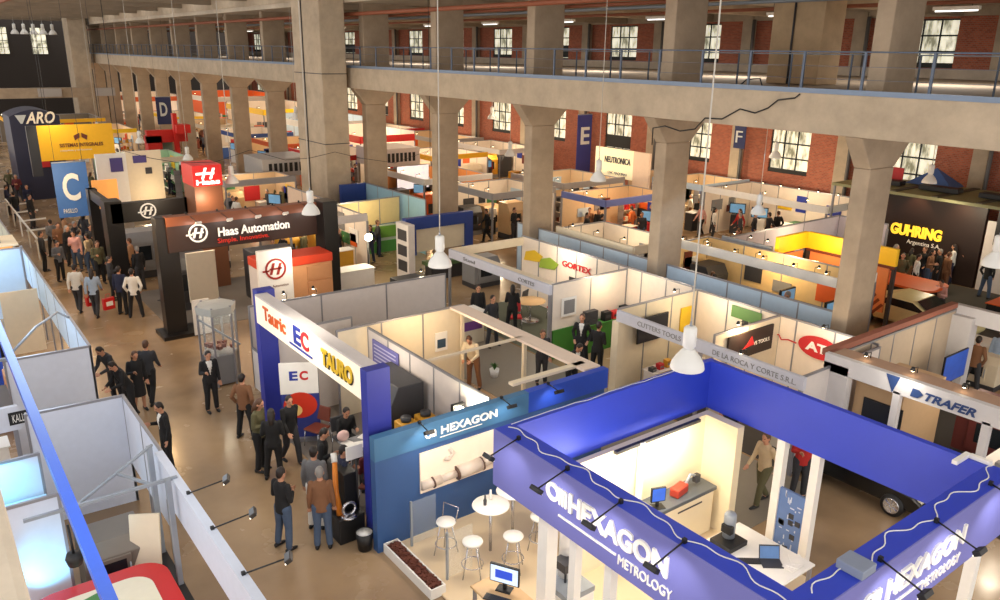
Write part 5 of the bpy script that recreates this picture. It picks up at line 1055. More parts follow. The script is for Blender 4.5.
# ================================================================ generic distant stands
USED = set()
KC = {'white': WHITE2, 'cream': CREAM, 'orange': OR, 'red': RE, 'grey': GREY, 'dark grey': DARK, 'yellow': YEL, 'blue': mat('machine_blue', (60, 96, 170), .5), 'green': mat('machine_green', (70, 130, 80), .5), 'brown': BRL, 'black': BLACK, 'pale blue': PBL, 'timber': mat('pale_wood', (214, 176, 128), .4)}
def uniq(s):
    if s in USED:
        for q in ('at its left end', 'at its right end', 'near its back wall', 'near its front edge', 'by its corner post', 'in the middle', 'next to the wall panel', 'beside the counter', 'under the lamp'):
            if s+' '+q not in USED: s = s+' '+q; break
    USED.add(s); return s
def stand(short, x0, x1, y0, y1, wallc, fasc, zf=(2.3, 2.62), h=2.5, items=5, cols=('white', 'orange', 'grey'), lamp=60, lc=(1, .78, .5), back=True, side=True, front=True, left=True, text=None, tm=None, seed=1, kinds=None, label=None, posts=True, ppl=4):
    t = booth(label or short, (x0+x1)/2, (y0+y1)/2)
    if back: wall(t, (x0, y1), (x1, y1), 0, h, wallc, step=max(1.2, (x1-x0)/3))
    if side: wall(t, (x1, y1), (x1, y0), 0, h, wallc, step=max(1.2, (y1-y0)/4))
    if left: f1 = fascia(t, x0-.05, x0+.05, y0, y1, zf[0], zf[1], fasc)
    if front: f2 = fascia(t, x0, x1, y0-.05, y0+.05, zf[0], zf[1], fasc)
    if text and left: letter_x(t, text, x0-.05, (y0+y1)/2+len(text)*.09, zf[0]+.06, len(text)*.18, (zf[1]-zf[0])*.6, tm or GREY, .02)
    if posts:
        for (x, y) in ((x0, y0), (x1, y0), (x0, y1)): post(t, x, y, zf[0])
    rr = random.Random(seed)
    if lamp: light('POINT', ((x0+x1)/2, (y0+y1)/2, 2.35), lamp, lc, .15)
    nx = max(1, int((x1-x0)/1.3)); ny = max(1, int((y1-y0)/1.4)); cells = [(i, j) for i in range(nx) for j in range(ny)]; rr.shuffle(cells)
    for i, j in cells[:items]:
        cx = x0+(i+.5)*(x1-x0)/nx; cy = y0+(j+.5)*(y1-y0)/ny; c = rr.choice(cols); k = rr.choice(kinds or ('machine', 'counter', 'box', 'screen', 'rack')); pos = ('front' if j < ny/2 else 'rear')+' '+('left' if i < nx/2 else 'right')
        nm_ = {'machine': 'machine cabinet', 'counter': 'display counter', 'box': 'stacked product box', 'screen': 'screen pedestal', 'rack': 'open display rack'}[k]
        lb = uniq('%s %s, %s of the %s' % (c, nm_, pos, short.replace('stand with ', 'stand, ')))
        if len(lb.split()) > 16: lb = ' '.join(lb.split()[:16])
        m = KC[c]
        if k == 'machine': machine(cx, cy, math.radians(rr.choice((0, -90))), (1.1, .95, rr.uniform(1.4, 1.9)), m, lb, trim=rr.choice((DARK, GREY)), panel=False)
        elif k == 'counter': desk(cx-.5, cx+.5, cy-.3, cy+.3, 1.0, m, lb, top=WHITE2, solid=True, name='display_counter', cat='counter')
        elif k == 'box': carton(cx, cy, 0, (.7, .7, .9), m, lb, rr.uniform(-.4, .4), stripe=KC[rr.choice(cols)])
        elif k == 'screen':
            s = thing('screen_pedestal', lb, 'display', (cx, cy, 0), math.radians(rr.choice((0, -60)))); MB(m).box(-.3, .3, -.2, .2, 0, 1.0).build('pedestal', s, world=False); MB(BLACK).box(-.42, .42, -.04, .04, 1.05, 1.6).build('screen', s, world=False); MB(mat('lit_screen_90_130_160', (90, 130, 160), .3, emit=.8, var=.5, scale=5)).box(-.38, .38, -.05, -.04, 1.09, 1.56).build('picture', s, world=False); MB(BLACK).box(-.05, .05, -.03, .03, .98, 1.06).build('neck', s, world=False)
        else:
            s = thing('display_rack', lb, 'rack', (cx, cy, 0), math.radians(rr.choice((0, -90))))
            for sx in (-.5, .47): MB(ALU).box(sx, sx+.03, -.2, .2, 0, 1.7).build('side_frame', s, world=False)
            for z in (.3, .85, 1.4):
                sh = MB(m).box(-.5, .5, -.2, .2, z, z+.03).build('shelf', s, world=False)
                for q_ in range(4): MB(KC[rr.choice(cols)]).box(-.45+q_*.24, -.28+q_*.24, -.12, .1, z+.03, z+.2+rr.random()*.12).build('sample', sh, world=False)
    PC = [RE, BL, YE, DARK, GREY, OR, KC['green'], PBL, WHITE2, KC['brown']]
    for k in range(7):
        m_ = rr.choice(PC); z = rr.uniform(.9, 1.5); hh_ = rr.uniform(.35, .85)
        if k % 2 and back: xx = rr.uniform(x0+.2, x1-1.1); p_ = MB(m_).box(xx, xx+rr.uniform(.4, .9), y1-.06, y1-.03, z, z+hh_).build('poster', t)
        elif side: yy = rr.uniform(y0+.2, y1-1.1); p_ = MB(m_).box(x1-.06, x1-.03, yy, yy+rr.uniform(.4, .9), z, z+hh_).build('poster', t)
    nb_ = 0
    for k in range(3):
        if left: bulb_lamp(x0, y0+(k+.5)*(y1-y0)/3, zf[1]+.01, uniq('%s bulb lamp on the fascia of the %s' % (('nearest', 'middle', 'farthest')[k], short)), 'bulbs of the %s' % short, (1, 0))
    crowd('in the %s' % short, [(x0+rr.uniform(-.8, (x1-x0)*.8), y0+rr.uniform(.1, .95)*(y1-y0)) for k in range(ppl)], rr.choice((['black', 'charcoal', 'white', 'lightblue'], ['black', 'navy', 'brown', 'red'], ['grey', 'white', 'olive', 'black'])), seed, world=True)
    return t
WWW = mat('warm_white_wall', (236, 222, 206), .6); TAN = mat('tan_wall', (214, 184, 146), .6); GRF = mat('grey_fascia', (168, 164, 162), .5)
# blue strip wall between the columns
bs = booth('long pale blue wall running between the gallery columns', 19.9, 16, 'wall')
for k in range(0, 3):
    ya_ = 10.25+PY*k+.5; yb_ = 10.25+PY*(k+1)-.05
    if k == 2: yb_ = 25.0
    wall(bs, (19.75, yb_), (19.75, ya_), 0, 2.5, PBL, step=1.2)
light('AREA', (18.9, 16, 4.5), 60, (.6, .78, 1), .6, (19.75, 16, 2), size_y=12)
stand('stand with white beams behind the blue wall', 20.3, 22.9, 19.0, 23.2, WWW, CREAM, items=4, cols=('brown', 'dark grey', 'green'), seed=4, label='small stand with cream top beams just behind the pale blue wall')
stand('orange robot stand', 25.9, 30.6, 26.2, 29.3, TAN, mat('violet_blue_fascia', (120, 130, 190), .5), items=7, cols=('orange', 'red', 'orange', 'cream'), lamp=90, lc=(1, .62, .3), seed=5, label='stand full of orange robots under slim violet blue fascias')
t = stand('cell row with lit white beam', 22.6, 24.3, 12.2, 18.9, mat('straw_wall', (226, 196, 140), .6), WHITE2, items=6, cols=('dark grey', 'grey', 'cream'), lamp=80, lc=(1, .7, .36), seed=6, label='row of straw coloured cells under a lit white beam behind the column')
for i in range(6): bulb_lamp(22.6, 12.8+i*1.15, 2.64, '%s bright bulb along the lit white beam behind the right column' % ['nearest', 'second', 'third', 'fourth', 'fifth', 'farthest'][i], 'bulbs on the lit white beam', (-1, 0))
t = stand('steel framed stand', 24.5, 32.6, 16.2, 18.4, mat('pale_lilac_wall', (216, 206, 212), .6), STEEL, front=False, items=3, cols=('dark grey', 'white', 'brown'), seed=7, label='stand with grey steel fascia frame and pale walls left of the yellow stand')
YF = mat('bright_yellow_fascia', (240, 190, 30), .5, emit=.15)
ysd = booth('bright yellow framed stand with orange posters between the columns', 27.5, 16.6); a = atX(778, 238, 26.2)
MB(YF).box(24.5, 26.35, 15.95, 16.1, 2.4, 3.0).build('fascia', ysd); MB(YF).box(26.3, 26.45, 12.6, 15.95, 2.4, 3.0).build('fascia', ysd)
q = MB(BRL); q.box(26.28, 26.44, 12.6, 15.95, 2.3, 2.4); q.build('trim_band', ysd); MB(mat('orange_poster', (232, 146, 90), .5)).box(24.7, 26.2, 16.0, 16.06, .7, 2.3).build('poster', ysd)
for (y0_, y1_, nm_) in ((14.4, 15.8, 'poster'), (12.8, 14.2, 'poster')):
    P_ = MB(mat('orange_poster', (232, 146, 90), .5)).box(26.34, 26.4, y0_, y1_, .7, 2.3).build(nm_, ysd); q = MB(mat('poster_brown_print', (120, 56, 36), .5))
    for k in range(6): q.cbox((26.33, y0_+.2+k*.14, .8+k*.16), (.01, .1, .5), None, 0, .7)
    q.build('poster_print', P_)
for y in (12.65, 14.3, 15.9): post(ysd, 26.38, y, 2.4, DARK, .12)
post(ysd, 24.56, 16.02, 2.4, DARK, .12)
light('POINT', (25.4, 15.0, 2.7), 50, (1, .65, .3), .1)
# back row along the brick wall
for i, (ya_, yb_, wc_, fc_, cols_) in enumerate(((19.5, 26.5, WWW, WHITE2, ('green', 'dark grey', 'white')), (26.7, 30.2, TAN, PBL, ('blue', 'dark grey', 'cream')), (44.5, 51, WWW, WHITE2, ('yellow', 'grey', 'dark grey')), (52, 60, TAN, GRF, ('white', 'orange', 'dark grey')), (61, 70, WWW, RE, ('red', 'orange', 'white')), (71, 82, TAN, WHITE2, ('blue', 'white', 'green')))):
    nme = ['right', 'second', 'centre', 'fourth', 'fifth', 'farthest'][i]
    stand('%s brick wall stand' % nme, 33.4, 37.4, ya_, yb_, wc_, fc_, items=5, cols=cols_, lamp=110, seed=20+i, label='%s stand of the row against the red brick wall' % nme)
    if i == 0:
        for k in range(6): bulb_lamp(37.2, 20+k*1.1, 2.5, '%s warm bulb along the right brick wall stand' % ['first', 'second', 'third', 'fourth', 'fifth', 'sixth'][k], 'bulbs along the right brick wall stand')
# NEUTRONICA-like white stand
nt_ = booth('cream lit stand with dark lettering beside the tall violet banner', 34.5, 38)
LIv = mat('lit_ivory_sign', (250, 240, 200), .5, emit=.25); na, nb_, nc = atX(596, 146, 32.6), atX(633, 166, 32.6), atX(650, 152, 32.6); MB(LIv).box(32.6, 32.75, nb_.y, na.y, 2.35, na.z).build('fascia', nt_); letter_x(nt_, 'NEUTRONICA', 32.6, na.y-.8, (2.35+na.z)/2, na.y-nb_.y-1.0, .35, DARK, .03, bold=.02); letter_x(nt_, 'CNC MAQUINAS', 32.6, na.y-1.1, 2.5, (na.y-nb_.y)*.5, .18, GREY, .02)
MB(mat('blush_wall', (240, 214, 190), .6)).box(32.6, 32.75, nc.y, nb_.y, 0, na.z).build('side_wall', nt_); wall(nt_, (35.5, na.y), (35.5, nc.y), 0, 2.6, TAN, step=1.4); post(nt_, 32.7, na.y-.05, 2.4); light('POINT', (34, 36.5, 2.2), 60, (1, .6, .35), .1); machine(33.9, na.y-1.2, -1.57, (1.2, 1, 1.6), DARK, 'dark machine inside the cream lit stand, left'); machine(33.9, na.y-2.6, -1.57, (1.2, 1, 1.5), RE, 'red machine inside the cream lit stand, right')
# right rear: black wall with yellow letters, canopy, sports car
gh = booth('black wall stand with glowing yellow GUHRING letters at right', 35.2, 16)
GK = mat('gallery_black_wall', (40, 26, 22), .5); MB(GK).box(34.9, 35.1, 13.4, 19.0, 0, 3.6).build('wall', gh); YL = mat('glowing_yellow_letters', (250, 208, 60), .5, emit=.9)
a, b = atX(891, 229, 34.9), atX(941, 241, 34.9); letter_x(gh, 'GUHRING', 34.9, a.y, b.z-.05, a.y-b.y, .5, YL, .06, bold=.04); a2, b2 = atX(907, 239, 34.9), atX(940, 248, 34.9); letter_x(gh, 'Argentina S.A.', 34.9, a2.y, b2.z-.12, a2.y-b2.y, .24, LETW, .02)
CAN = mat('olive_canopy', (150, 150, 110), .7); q = MB(CAN).box(33.0, 36.8, 8.5, 19.2, 3.7, 3.82).build('canopy', gh)
for k in range(6): MB(mat('dark_canopy_strip', (84, 80, 66), .7)).box(33.0, 36.8, 9.5+k*1.7, 9.75+k*1.7, 3.82, 3.86).build('canopy_strip', gh)
for y in (8.6, 19.1): post(gh, 33.1, y, 3.7)
MB(BLACK).box(34.7, 34.85, 9.8, 12.9, 2.0, 3.5).build('black_screen', gh); MB(WHITE).box(34.9, 35.0, 8.6, 13.3, 0, 2.9).build('wall', gh)
for k in range(3): light('SPOT', (34.2, 14.3+k*1.9, 3.6), 60, (1, .45, .2), .1, (34.9, 14.3+k*1.9, 2.6), spot=90)
light('POINT', (33.0, 14, 3.3), 120, (1, .85, .6), .3)
for i, (y, c, lb) in enumerate(((17.6, BLACK, 'black spotlight bar at the left end of the olive canopy'), (15.2, BLACK, 'black equipment case in the middle of the olive canopy'), (12.8, BLACK, 'black equipment case at the right end of the olive canopy'))): carton(34.5, y, 3.87, (.5, 1.6, .2), c, lb, name='equipment_case', cat='case')
tn = thing('roof_tent', 'pointed blue and white tent top behind the olive canopy', 'tent', (36.2, 16.2, 3.87)); q = MB(mat('tent_blue', (70, 100, 160), .6)); q.add([(35.5, 17.2, 3.87), (35.5, 15.2, 3.87), (36.7, 15.2, 3.87), (36.7, 17.2, 3.87), (36.1, 16.2, 4.6)], [(0, 1, 4), (1, 2, 4), (2, 3, 4), (3, 0, 4), (3, 2, 1, 0)]); q.build('cover', tn); MB(RE).box(35.4, 35.46, 17.3, 17.9, 3.9, 4.5).build('red_flag', tn)
oc = thing('display_counter', 'black counter with an orange curved top before the GUHRING wall', 'counter', (30.2, 13.9, 0)); MB(BLACK).box(29.5, 30.9, 12.8, 15.6, 0, .9).build('cabinet', oc, bevel=.02); MB(OR).ext(rrect(29.3, 31.1, 12.6, 15.8, .5), (0, 0, .9), X_, Y_, (0, 0, .08)).build('top', oc); q = MB(OR); q.add([(29.7, 14.8, .98), (30.6, 14.8, .98), (30.6, 15.6, .98), (29.7, 15.6, .98), (30.15, 15.2, 1.7)], [(0, 1, 4), (1, 2, 4), (2, 3, 4), (3, 0, 4)]); q.build('orange_pyramid', oc)
oc2 = desk(30.0, 31.3, 9.6, 11.0, .9, BLACK, 'black counter with orange top at the right edge near the man in black', top=OR, solid=True, name='display_counter', cat='counter')
sc_ = thing('sports_car', 'pale yellow sports car parked behind the right gallery column', 'car', (27.6, 12.3, 0)); SY = mat('pale_car_paint', (226, 214, 160), .25)
m = MB(SY); m.ext([(-2.1, .28), (2.1, .28), (2.15, .55), (1.7, .75), (.9, .82), (.3, 1.16), (-.6, 1.18), (-1.4, .9), (-2.1, .8)], (26.9, 12.4, 0), -Y_, Z_, (1.7, 0, 0)); m.build('body', sc_, bevel=.1)
m = MB(mat('smoked_window', (30, 36, 42), .15)); m.ext([(.85, .84), (.32, 1.14), (-.5, 1.15), (-1.1, .92)], (26.89, 12.4, 0), -Y_, Z_, (.01, 0, 0)); m.build('side_window', sc_); m = MB(mat('smoked_window', (30, 36, 42), .15)); m.add([(27.0, 11.47, .86), (28.5, 11.47, .86), (28.4, 12.02, 1.175), (27.1, 12.02, 1.175)], [(0, 1, 2, 3)]); m.build('windscreen', sc_)
for yy in (11.1, 13.7):
    for xx in (26.85, 28.4):
        q = MB(BLACK); q.T = Matrix.Translation((xx, yy, .32)) @ Matrix.Rotation(math.pi/2, 4, 'Y'); q.lathe([(.01, 0), (.3, 0), (.32, .03), (.32, .19), (.3, .22), (.01, .22)], n=24); q.build('tyre', sc_)
for i, (x, y, c) in enumerate(((25.0, 10.6, 'blue'), (25.4, 9.3, 'white'), (24.4, 8.6, 'cream'), (25.6, 7.5, 'grey'))): machine(x, y, -1.57, (1.0, .9, 1.0), KC[c], uniq('%s machine cabinet in front of the pale sports car' % c), panel=False)
# middle ground under and before the gallery
stand('cell stand, far centre', 22.5, 26.5, 30.5, 34.5, WWW, GRF, items=5, cols=('dark grey', 'white', 'timber'), seed=31, label='stand with grey fascias right of the fourth column')
stand('timber stand', 22, 26.5, 36, 41, mat('timber_wall', (206, 140, 82), .6), WHITE2, items=6, cols=('timber', 'dark grey', 'orange'), lc=(1, .62, .3), lamp=120, seed=32, label='timber coloured stand with a white screen between third and fourth columns'); screen(24, 40.5, 1.3, 0, 2.2, 1.4, 'large pale screen on the timber coloured stand', (190, 190, 200), stand=False, name='projection_screen')
stand('grey stand', 27.5, 32, 31, 35.5, TAN, GRF, items=5, cols=('dark grey', 'brown', 'white'), seed=33, label='stand with grey roof beams in front of the brick wall centre')
stand('yellow tool stand', 27.5, 32, 44, 49, WWW, mat('amber_yellow', (238, 176, 32), .5, emit=.12), items=5, cols=('yellow', 'dark grey', 'cream'), lamp=120, seed=34, label='stand with yellow fascias far behind the third column')
stand('red stand', 21.5, 26, 47, 53, WWW, RG, items=6, cols=('red', 'orange', 'white', 'dark grey'), lamp=120, seed=35, label='stand with red fascias behind the great pier')
stand('orange stand', 21.5, 26, 55, 61, TAN, OR, items=6, cols=('orange', 'yellow', 'dark grey'), lamp=130, lc=(1, .66, .3), seed=36, label='stand with orange fascias among the far columns')
stand('blue far stand', 21.5, 26, 63, 70, WWW, mat('far_blue', (60, 90, 160), .5), items=6, cols=('blue', 'white', 'orange'), lamp=130, seed=37, label='stand with blue fascias among the farthest columns')
stand('cream far stand', 21.5, 26, 72, 80, TAN, CREAM, items=6, cols=('cream', 'orange', 'brown'), lamp=130, seed=38, label='stand with cream fascias among the farthest columns')
stand('glowing far stand', 21.5, 26, 82, 92, WWW, YF, items=6, cols=('orange', 'yellow', 'white'), lamp=150, seed=39, label='glowing stand near the far end of the gallery')
for i, (x0, x1, y0, y1, wc_, fc_, h_, cols_) in enumerate(((26.5, 31, 52, 60, WWW, RG, 3.4, ('red', 'orange')), (27, 33, 62, 70, KC['pale blue'], WHITE2, 3.6, ('blue', 'white')), (27, 33.2, 72, 82, WWW, YF, 4.0, ('yellow', 'orange', 'white')), (26.4, 34, 86, 96, KC['orange'], WHITE2, 4.4, ('orange', 'yellow')), (21, 26, 96, 104, WWW, OR, 4.0, ('orange', 'white')))):
    stand('%s tall far stand' % ['first', 'second', 'third', 'fourth', 'fifth'][i], x0, x1, y0, y1, wc_, fc_, zf=(h_-.7, h_-.2), h=h_, items=6, cols=cols_, lamp=260, lc=(1, .8, .56), seed=60+i, label='%s tall bright stand seen between the far columns' % ['nearest', 'second', 'third', 'fourth', 'farthest'][i])
# green stand and its cream wall
gs = booth('stand with a cream upper wall over a green graphic behind the GORTEX booth', 17, 32.5)
wall(gs, (15.3, 32.6), (18.7, 32.9), 1.3, 2.5, mat('cream_yellow', (232, 208, 150), .6), step=1.15); g_ = MB(mat('sky_graphic', (196, 206, 190), .6)).box(15.3, 18.7, 32.5, 32.6, 0, 1.3).build('graphic', gs)
q = MB(mat('grass_graphic', (110, 160, 60), .6)); q.box(16.6, 18.7, 32.46, 32.5, .7, 1.25); q.build('green_print', g_); q = MB(mat('grass_graphic2', (80, 150, 70), .6)); q.box(16.8, 18.7, 32.45, 32.5, 0, .55); q.build('green_print', g_); wall(gs, (15.4, 38.5), (15.4, 33), 0, 2.5, mat('blush_wall', (240, 214, 190), .6), step=1.8); light('POINT', (16.5, 31.5, 2.3), 50, (1, .85, .55), .1)
gf = thing('floodlight', 'glaring floodlight over the white display beside the green graphic', 'lamp', (14.0, 27.2, 0)); MB(BLACK).tube([(14, 27.2, 0), (14, 27.2, 2.1)], .03).build('pole', gf); m = MB(mat('glaring_lamp', (255, 240, 200), .3, emit=22)); ball(m, (14, 27.1, 2.2), (.17, .08, .15)); m.build('lens', gf); light('POINT', (14, 26.8, 2.2), 60, (1, .88, .6), .1)
desk(12.4, 14.0, 26.6, 27.4, 1.1, WHITE2, 'white display block with pale stripes under the second floodlight', solid=True, name='display_counter', cat='counter')
# blue portal stand
bp_ = booth('blue portal stand with cream panel behind the second hanging lamp', 17.8, 28.2); NB_ = mat('navy_portal', (40, 66, 140), .5)
MB(NB_).box(16.2, 16.7, 28.0, 28.3, .9, 2.5).build('portal_leg', bp_); MB(NB_).box(19.2, 19.6, 28.0, 28.3, .9, 2.5).build('portal_leg', bp_); MB(NB_).box(16.7, 19.2, 28.0, 28.3, 2.0, 2.5).build('portal_head', bp_); MB(CREAM).box(16.7, 19.2, 28.1, 28.2, 1.0, 2.0).build('panel', bp_); MB(WHITE).box(15.9, 16.2, 27.3, 28.3, 0, 2.4).build('end_wall', bp_)
for k in range(3): MB(DARK).box(15.88, 15.9, 27.45, 28.15, .4+k*.65, .85+k*.65).build('slot', bp_)
MB(mat('conveyor_green', (90, 120, 76), .5)).box(16.7, 19.4, 26.9, 27.6, .6, .75).build('conveyor', bp_); MB(DARK).box(16.8, 19.3, 27.0, 27.5, 0, .6).build('conveyor_base', bp_); MB(NB_).box(19.0, 19.4, 32.9, 36, 0, 2.6).build('blue_wall', bp_) if 0 else None
wall(bp_, (20.2, 36.5), (20.2, 29), 0, 2.6, mat('aqua_wall', (150, 190, 206), .6), step=1.5) if 0 else None
aq = booth('aqua wall with a navy end panel behind the cream upper wall', 19, 35, 'wall'); wall(aq, (18.95, 37.0), (18.95, 30.9), 0, 2.6, mat('aqua_wall', (150, 190, 206), .6), step=1.5); MB(NB_).box(17.5, 18.9, 36.7, 36.9, 0, 2.6).build('end_panel', aq)
machine(14.3, 24.6, 0, (1.1, .9, 1.1), KC['dark grey'], 'dark machine left of the white fascia corner'); machine(18.2, 25.4, 0, (1.3, .9, 1.2), KC['grey'], 'grey machine below the blue portal')
# grey fascia stands with black slots before the pier
for i, (px0, px1, py, Y, lb) in enumerate(((262, 314, 160, 44, 'grey fascia stand with a row of black slots left of the great pier'), (378, 420, 150, 44, 'pale fascia stand with a row of black slots right of the great pier'), (38, 64, 89, 94.5, 'far pale box sign under the far pier, left'), (96, 117, 88, 94.5, 'far pale box sign under the far pier, right'))):
    a, b = atY(px0, py, Y), atY(px1, py+18, Y); sgt = booth(lb, (a.x+b.x)/2, Y); hgt = a.z-atY(px0, py+(18 if i < 2 else 8), Y).z
    F_ = MB(GRF if i != 1 else WHITE).box(a.x, b.x, Y, Y+(3 if i < 2 else .5), a.z-hgt, a.z).build('fascia', sgt)
    if i < 2:
        q = MB(BLACK)
        for k in range(8): x = a.x+(b.x-a.x)*(.12+k*.1); q.box(x, x+(b.x-a.x)*.06, Y-.03, Y, a.z-hgt*.75, a.z-hgt*.25)
        q.build('slots', F_)
    if i < 2:
        for x in (a.x+.1, b.x-.1): post(sgt, x, Y+.1, a.z-hgt, GRF, .15); post(sgt, x, Y+2.9, a.z-hgt, GRF, .15)
stand('tan stand, pier foot', 13.0, 16.8, 40.8, 43.7, TAN, GRF, items=5, cols=('cream', 'white', 'timber'), seed=41, label='tan walled stand at the foot of the great pier')
stand('white stand, Haas rear', 11.8, 15.2, 29.5, 33.0, WWW, WHITE, items=4, cols=('yellow', 'white', 'dark grey'), seed=42, label='white walled stand just right of the black rear pillar')
stand('cream stand, upper left', 9.8, 14.5, 52, 57, mat('mint_wall', (150, 190, 160), .6), CREAM, items=5, cols=('white', 'green', 'dark grey'), seed=43, lamp=100, label='mint walled stand under the yellow hanging sign')
stand('colourful far stand', 11, 16, 72, 79, TAN, YF, items=6, cols=('yellow', 'orange', 'white'), seed=44, lamp=140, label='far stand with yellow fascias left of the red gantry')
stand('dim far stand', 8, 16, 84, 92, mat('dusty_wall', (120, 110, 96), .7), mat('amber_yellow', (238, 176, 32), .5, emit=.12), items=5, cols=('orange', 'dark grey'), seed=45, lamp=120, label='farthest stand with an orange yellow fascia before the end wall')
stand('left edge far stand', -1.5, 3.2, 46, 54, TAN, OR, items=6, cols=('orange', 'blue', 'white'), seed=46, lamp=110, label='orange trimmed stand at the left edge near the staircase aisle')
stand('left far end stand', -2, 3.0, 58, 68, WWW, mat('far_blue', (60, 90, 160), .5), items=5, cols=('orange', 'white', 'blue'), seed=47, lamp=120, label='farther stand at the left edge with blue trims')
# hanging lamps of the nave and below the gallery
LPS = [((687, 368), 34, 'nearest white pendant lamp hanging over the blue ring'), ((440, 266), 24, 'white pendant lamp hanging over the slim white fascia corner'), ((311, 214), 18, 'white pendant lamp hanging before the black Haas pillar'), ((232, 183), 13, 'white pendant lamp hanging right of the red tower sign'), ((188, 160), 10, 'white pendant lamp left of the red tower sign'), ((140, 143), 9, 'small white pendant lamp beside the red gantry'), ((98, 133), 8, 'small white pendant lamp over the yellow sign'),
       ((598, 181), 16, 'white pendant lamp before the violet banner'), ((758, 214), 15, 'white pendant lamp over the steel framed stand'), ((775, 158), 12, 'white pendant lamp before the right brick wall window'), ((929, 183), 14, 'white pendant lamp above the GUHRING wall'), ((994, 266), 24, 'white pendant lamp cut by the right picture edge'), ((492, 119), 9, 'small white pendant lamp between fourth and fifth columns'), ((296, 119), 9, 'small white pendant lamp left of the great pier'), ((510, 156), 11, 'white pendant lamp just left of the fifth column')]
for (px, py), wpx, lb in LPS:
    d = ray(px, py); t = .52*FPX/wpx; p = Vector((0, 0, CAM_H))+d*t; pendant(p, .95, lb, 7.95 if p.x > 18.6 else RZ); light('SPOT', (p.x, p.y, p.z+.1), 420 if p.x > 18.6 else 120, (1, .9, .74), .2, (p.x, p.y, 0), spot=150)
for i in range(5):
    d = ray(15+i*9.5, 34+i*.2); p = Vector((0, 0, CAM_H))+d*85; pendant(p, 1.5, ['leftmost', 'second', 'third', 'fourth', 'rightmost'][i]+' of the five distant bell lamps under the far roof edge', RZ+.2)
# loose black cables on the gallery edge
cable('cable', [atX(x, y, GX-.03) for x, y in ((652, 145), (653, 128), (665, 126), (680, 131), (695, 129), (705, 118), (722, 119), (740, 109), (755, 113), (768, 108), (778, 100), (795, 98), (800, 94))], 'black cable looping down the face of the concrete gallery beam', .02, 'black_cable', (24, 24, 26))
for x_, y_ in ((29, 24), (29, 34), (29, 44), (29, 56), (29, 70), (29, 86)):
    light('POINT', (x_, y_, 6.2), 420, (1, .84, .64), .3, name='gallery_fill_light')  # unseen fill lights added to brighten the space under the gallery
cable('cable', [(GX+.3, 14.2, GZ+.02), (GX+.25, 13.9, GZ+.25), (GX+.3, 13.5, GZ+.3), (GX+.35, 13.4, GZ+.02)], 'black cable loop standing up on the gallery deck', .02, 'black_cable', (24, 24, 26))
cable('cable', [(X, Y, Z) for X, Y, Z in [(atY(120, 150, 30).x, 30, RZ+.2)]+[tuple(atY(x, y, 30)) for x, y in ((120, 150), (150, 158), (180, 163), (215, 162), (250, 150), (285, 160), (310, 158), (335, 152), (360, 158), (395, 163), (430, 150))]+[(atY(430, 150, 30).x, 30, RZ+.2)]], 'black cable swagged across the hall before the great pier', .011, 'black_cable', (24, 24, 26))
